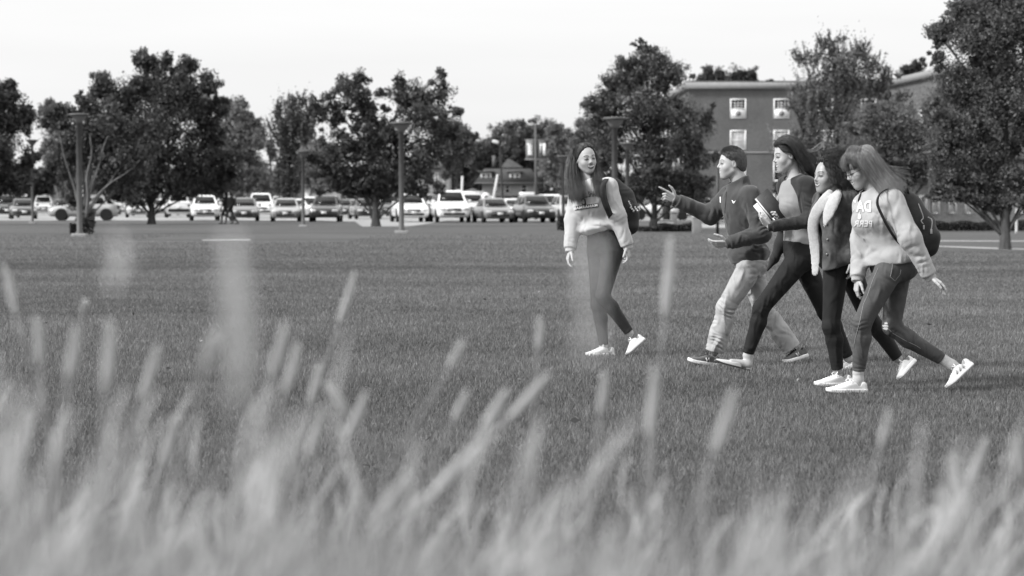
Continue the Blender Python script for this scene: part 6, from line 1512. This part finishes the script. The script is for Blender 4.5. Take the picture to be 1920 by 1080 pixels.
# hair
HF = mat('fair_hair', .155, .42, .55, noise=(60, .25, (1, 1, .1)), tone=True)
def facecut_e(q): return np.minimum(q[:, 0] - .052 + .8 * np.maximum(.070 - q[:, 2], 0), np.maximum(q[:, 0] - .13, .022 - q[:, 2]))
eh = sdf_obj('hair', cap_fn(E, .014, facecut_e, -.080), *bounds([E.hc], .18), .0035, [mat('fair_hair_cap', .13, .5, .4, noise=(70, .35, (1, 1, .15)))], re_)
H3 = lambda l: [E.hl(*a) for a in l]
strands('fringe', [H3([(.02, .035, .128), (.060, .040, .108), (.090, .040, .070), (.093, .040, .034)]), H3([(.025, .0, .130), (.070, .0, .112), (.097, .0, .072), (.101, .0, .034)]), H3([(.02, -.035, .128), (.060, -.040, .108), (.090, -.040, .070), (.093, -.040, .034)])],
    260, .0030, [.005, .005, .004, .003], HF, eh, 31, 10, tonevar=.3)
strands('hair_length', [
    gp(E, [(1605, 284, -.09), (1607, 292, -.12), (1616, 312, -.135), (1632, 334, -.13), (1646, 350, -.14), (1660, 372, -.20)]),
    gp(E, [(1611, 280, -.07), (1621, 293, -.12), (1632, 312, -.13), (1646, 334, -.13), (1658, 350, -.16), (1672, 364, -.20)]),
    gp(E, [(1614, 277, -.04), (1633, 287, -.08), (1646, 306, -.10), (1658, 326, -.11), (1670, 344, -.14), (1684, 360, -.17)]),
    gp(E, [(1614, 275, .0), (1636, 284, -.02), (1652, 304, -.04), (1664, 322, -.06), (1680, 338, -.08), (1696, 354, -.10)])],
    640, .0040, [.005, .007, .009, .011, .013, .015], HF, eh, 32, 14, tonevar=.35)
hair_mass(E, eh, 'hair_volume', MATS['fair_hair_cap'], [(gp(E, [(1624, 292, -.03), (1640, 312, -.04), (1656, 332, -.06), (1668, 346, -.09)]), [.070, .062, .050, .026])])
strands('hair_length', [gp(E, [(1618, 268, .06), (1636, 286, .08), (1648, 312, .08), (1660, 334, .06), (1676, 350, .03)]), gp(E, [(1612, 270, .10), (1626, 290, .11), (1638, 315, .11), (1648, 334, .09), (1660, 350, .06)])], 260, .0042, .012, HF, eh, 34, 12)
strands('hair_wisp', [gp(E, [(1640, 296, -.05), (1654, 310, -.06), (1668, 313, -.06), (1690, 317, -.06), (1704, 318, -.05)]), gp(E, [(1642, 300, -.05), (1658, 318, -.06), (1674, 330, -.06), (1688, 344, -.06), (1696, 350, -.05)])],
    70, .0016, [.004, .006, .007, .009, .011], HF, eh, 33, 14)
strands('fringe', [gp(E, [(1607, 276, -.03), (1594, 276, -.07), (1586, 290, -.09), (1588, 304, -.095)]), gp(E, [(1609, 278, -.06), (1600, 282, -.10), (1598, 296, -.12), (1604, 310, -.12)]), gp(E, [(1612, 279, -.07), (1609, 289, -.115), (1612, 302, -.13), (1624, 322, -.13)])], 240, .0032, .005, HF, eh, 36, 10, tonevar=.3)
# glasses
gm = mat('thin_frame', .05, .3, .6, metal=.5); mb = MB()
for sg in (-1, 1):
    mb.tube([E.hl(.094 - .006 * math.cos(t) * sg * 0, sg * .031 + .022 * math.cos(t), -.004 + .019 * math.sin(t)) for t in np.linspace(0, 6.283, 17)], .0016, 5)
    mb.tube([E.hl(.090, sg * .053, .002), E.hl(.06, sg * .074, .004), E.hl(.0, sg * .080, .004)], .0018, 5)
mb.tube([E.hl(.097, -.010, 0), E.hl(.101, 0, .003), E.hl(.097, .010, 0)], .0016, 5)
mb.build('eyeglasses', [gm], re_, True)
# backpack
rb2 = empty('backpack', G(1715, D + .1), 'bulky black backpack with dangling cord pulls on the bespectacled woman', 'backpack')
def bp2(p):
    d = chain(p, gp(E, [(1688, 364, .05), (1702, 392, .08), (1716, 426, .08), (1724, 456, .06)]), [.055, .095, .120, .105], .05)
    d = smin(d, chain(p, gp(E, [(1722, 420, .06), (1736, 446, .04), (1738, 462, .03)]), [.070, .085, .075], .03), .015)
    return d + lump(p, 24, .006) + folds(p, [(pt(E, 1725, 430, -.05), (.6, 0, -.8), .06, .005, .13)])
sdf_obj('bag', bp2, *bounds(gp(E, [(1690, 360, .05), (1735, 465, .05)]), .20), .006, [BPK], rb2)
mb = MB()
ribbon(mb, cr(gp(E, [(1690, 366, .0), (1676, 352, -.12), (1660, 356, -.22), (1648, 366, -.27), (1645, 382, -.285), (1652, 400, -.285), (1664, 424, -.27), (1682, 452, -.2), (1700, 466, -.05)]), 28), Vector((1, .45, .3)), .018, .006)
ribbon(mb, cr(gp(E, [(1640, 352, .02), (1626, 352, .02), (1617, 362, -.02), (1613, 374, -.03), (1612, 390, .02)]), 14), Vector((.8, .6, .2)), .035, .010)
mb.build('strap', [BPK], rb2, True)
mb = MB(); ribbon(mb, cr(gp(E, [(1692, 362, .02), (1696, 350, 0), (1701, 352, 0), (1704, 366, .02)]), 10), Vector((0, 1, 0)), .025, .008); mb.build('handle', [BPK], rb2, True)
mb = MB(); GC = mat('grey_cord', .35, .7)
mb.tube(cr(gp(E, [(1722, 382, -.04), (1727, 395, -.06), (1731, 408, -.06), (1727, 414, -.07), (1731, 420, -.07)]), 16), .0035, 5)
mb.tube(cr(gp(E, [(1740, 407, -.03), (1747, 412, -.05), (1747, 424, -.06), (1745, 434, -.06)]), 12), .004, 5)
mb.box(pt(E, 1746, 434, -.06), (.014, .012, .03), 0, bev=.003); mb.box(pt(E, 1732, 426, -.07), (.010, .01, .028), 0, bev=.003)
mb.build('cord_pull', [GC], rb2, True)

# ================= two far walkers on the edge of the parking lot
def far_person(px, D, dark, label, ph, tone):
    r_ = empty('person', G(px, D), label, 'person', 'pair walking past the parking lot')
    c = G(px, D); X = lambda x, y, z: c + Vector((x, y, z))
    J = [X(-.02, 0, .98), X(0, 0, 1.22), X(.0, 0, 1.45)]
    def fn(p):
        d = chain(p, [X(0, 0, .95), X(-.01, 0, 1.2), X(-.01, 0, 1.38)], [.145, .14, .16], .05)
        for sg in (-1, 1):
            s_ = sg * ph
            d = smin(d, chain(p, [X(0, .08 * sg, .9), X(-.16 * s_ - .06, .08 * sg, .5), X(-.30 * s_ + .08, .08 * sg, .10)], [.095, .065, .045], .02), .03)
            d = smin(d, chain(p, [X(-.30 * s_ + .08, .08 * sg, .06), X(-.30 * s_ - .08, .08 * sg, .04)], [.05, .035], .02), .02)
            d = smin(d, chain(p, [X(0, .19 * sg, 1.38), X(.12 * s_, .22 * sg, 1.12), X(.10 * s_ - .12, .22 * sg, .92)], [.06, .05, .035], .02), .03)
        d = smin(d, cone(p, X(-.01, 0, 1.45), X(-.02, 0, 1.58), .05, .05), .02)
        d = smin(d, ell(p, X(-.03, 0, 1.63), (.10, .08, .12)), .02)
        return d
    def mf(p): z = p[:, 2]; return np.where((z > 1.47) & (p[:, 0] < c.x - .02), 1, 0)
    sdf_obj('body', fn, *bounds([X(-.5, -.3, 0), X(.5, .3, 1.75)], .05), .02, [dark, SKIN_P], r_, mf)
    sdf_obj('hair', lambda p: smax(ell(p, X(-.015, 0, 1.65), (.11, .095, .12)), (-.07 + c.x) - p[:, 0], .02), *bounds([X(0, 0, 1.65)], .16), .015, [mat('black_hair_cap', .008)], r_)
    if tone:
        b = empty('backpack', c + Vector((.2, .05, 1.1)), 'small dark rucksack on the far walker nearer the sedan', 'backpack')
        sdf_obj('bag', lambda p: rbox(p, X(.20, .0, 1.22), (.10, .14, .22), .06), *bounds([X(.2, 0, 1.22)], .3), .02, [BPK], b)
far_person(424, 131, mat('black_clothes', .012, .8), 'far walker all in black ahead of a companion', 1.0, False)
far_person(433, 130, mat('black_clothes', .012, .8), 'far walker in black with a rucksack following the other', -1.05, True)
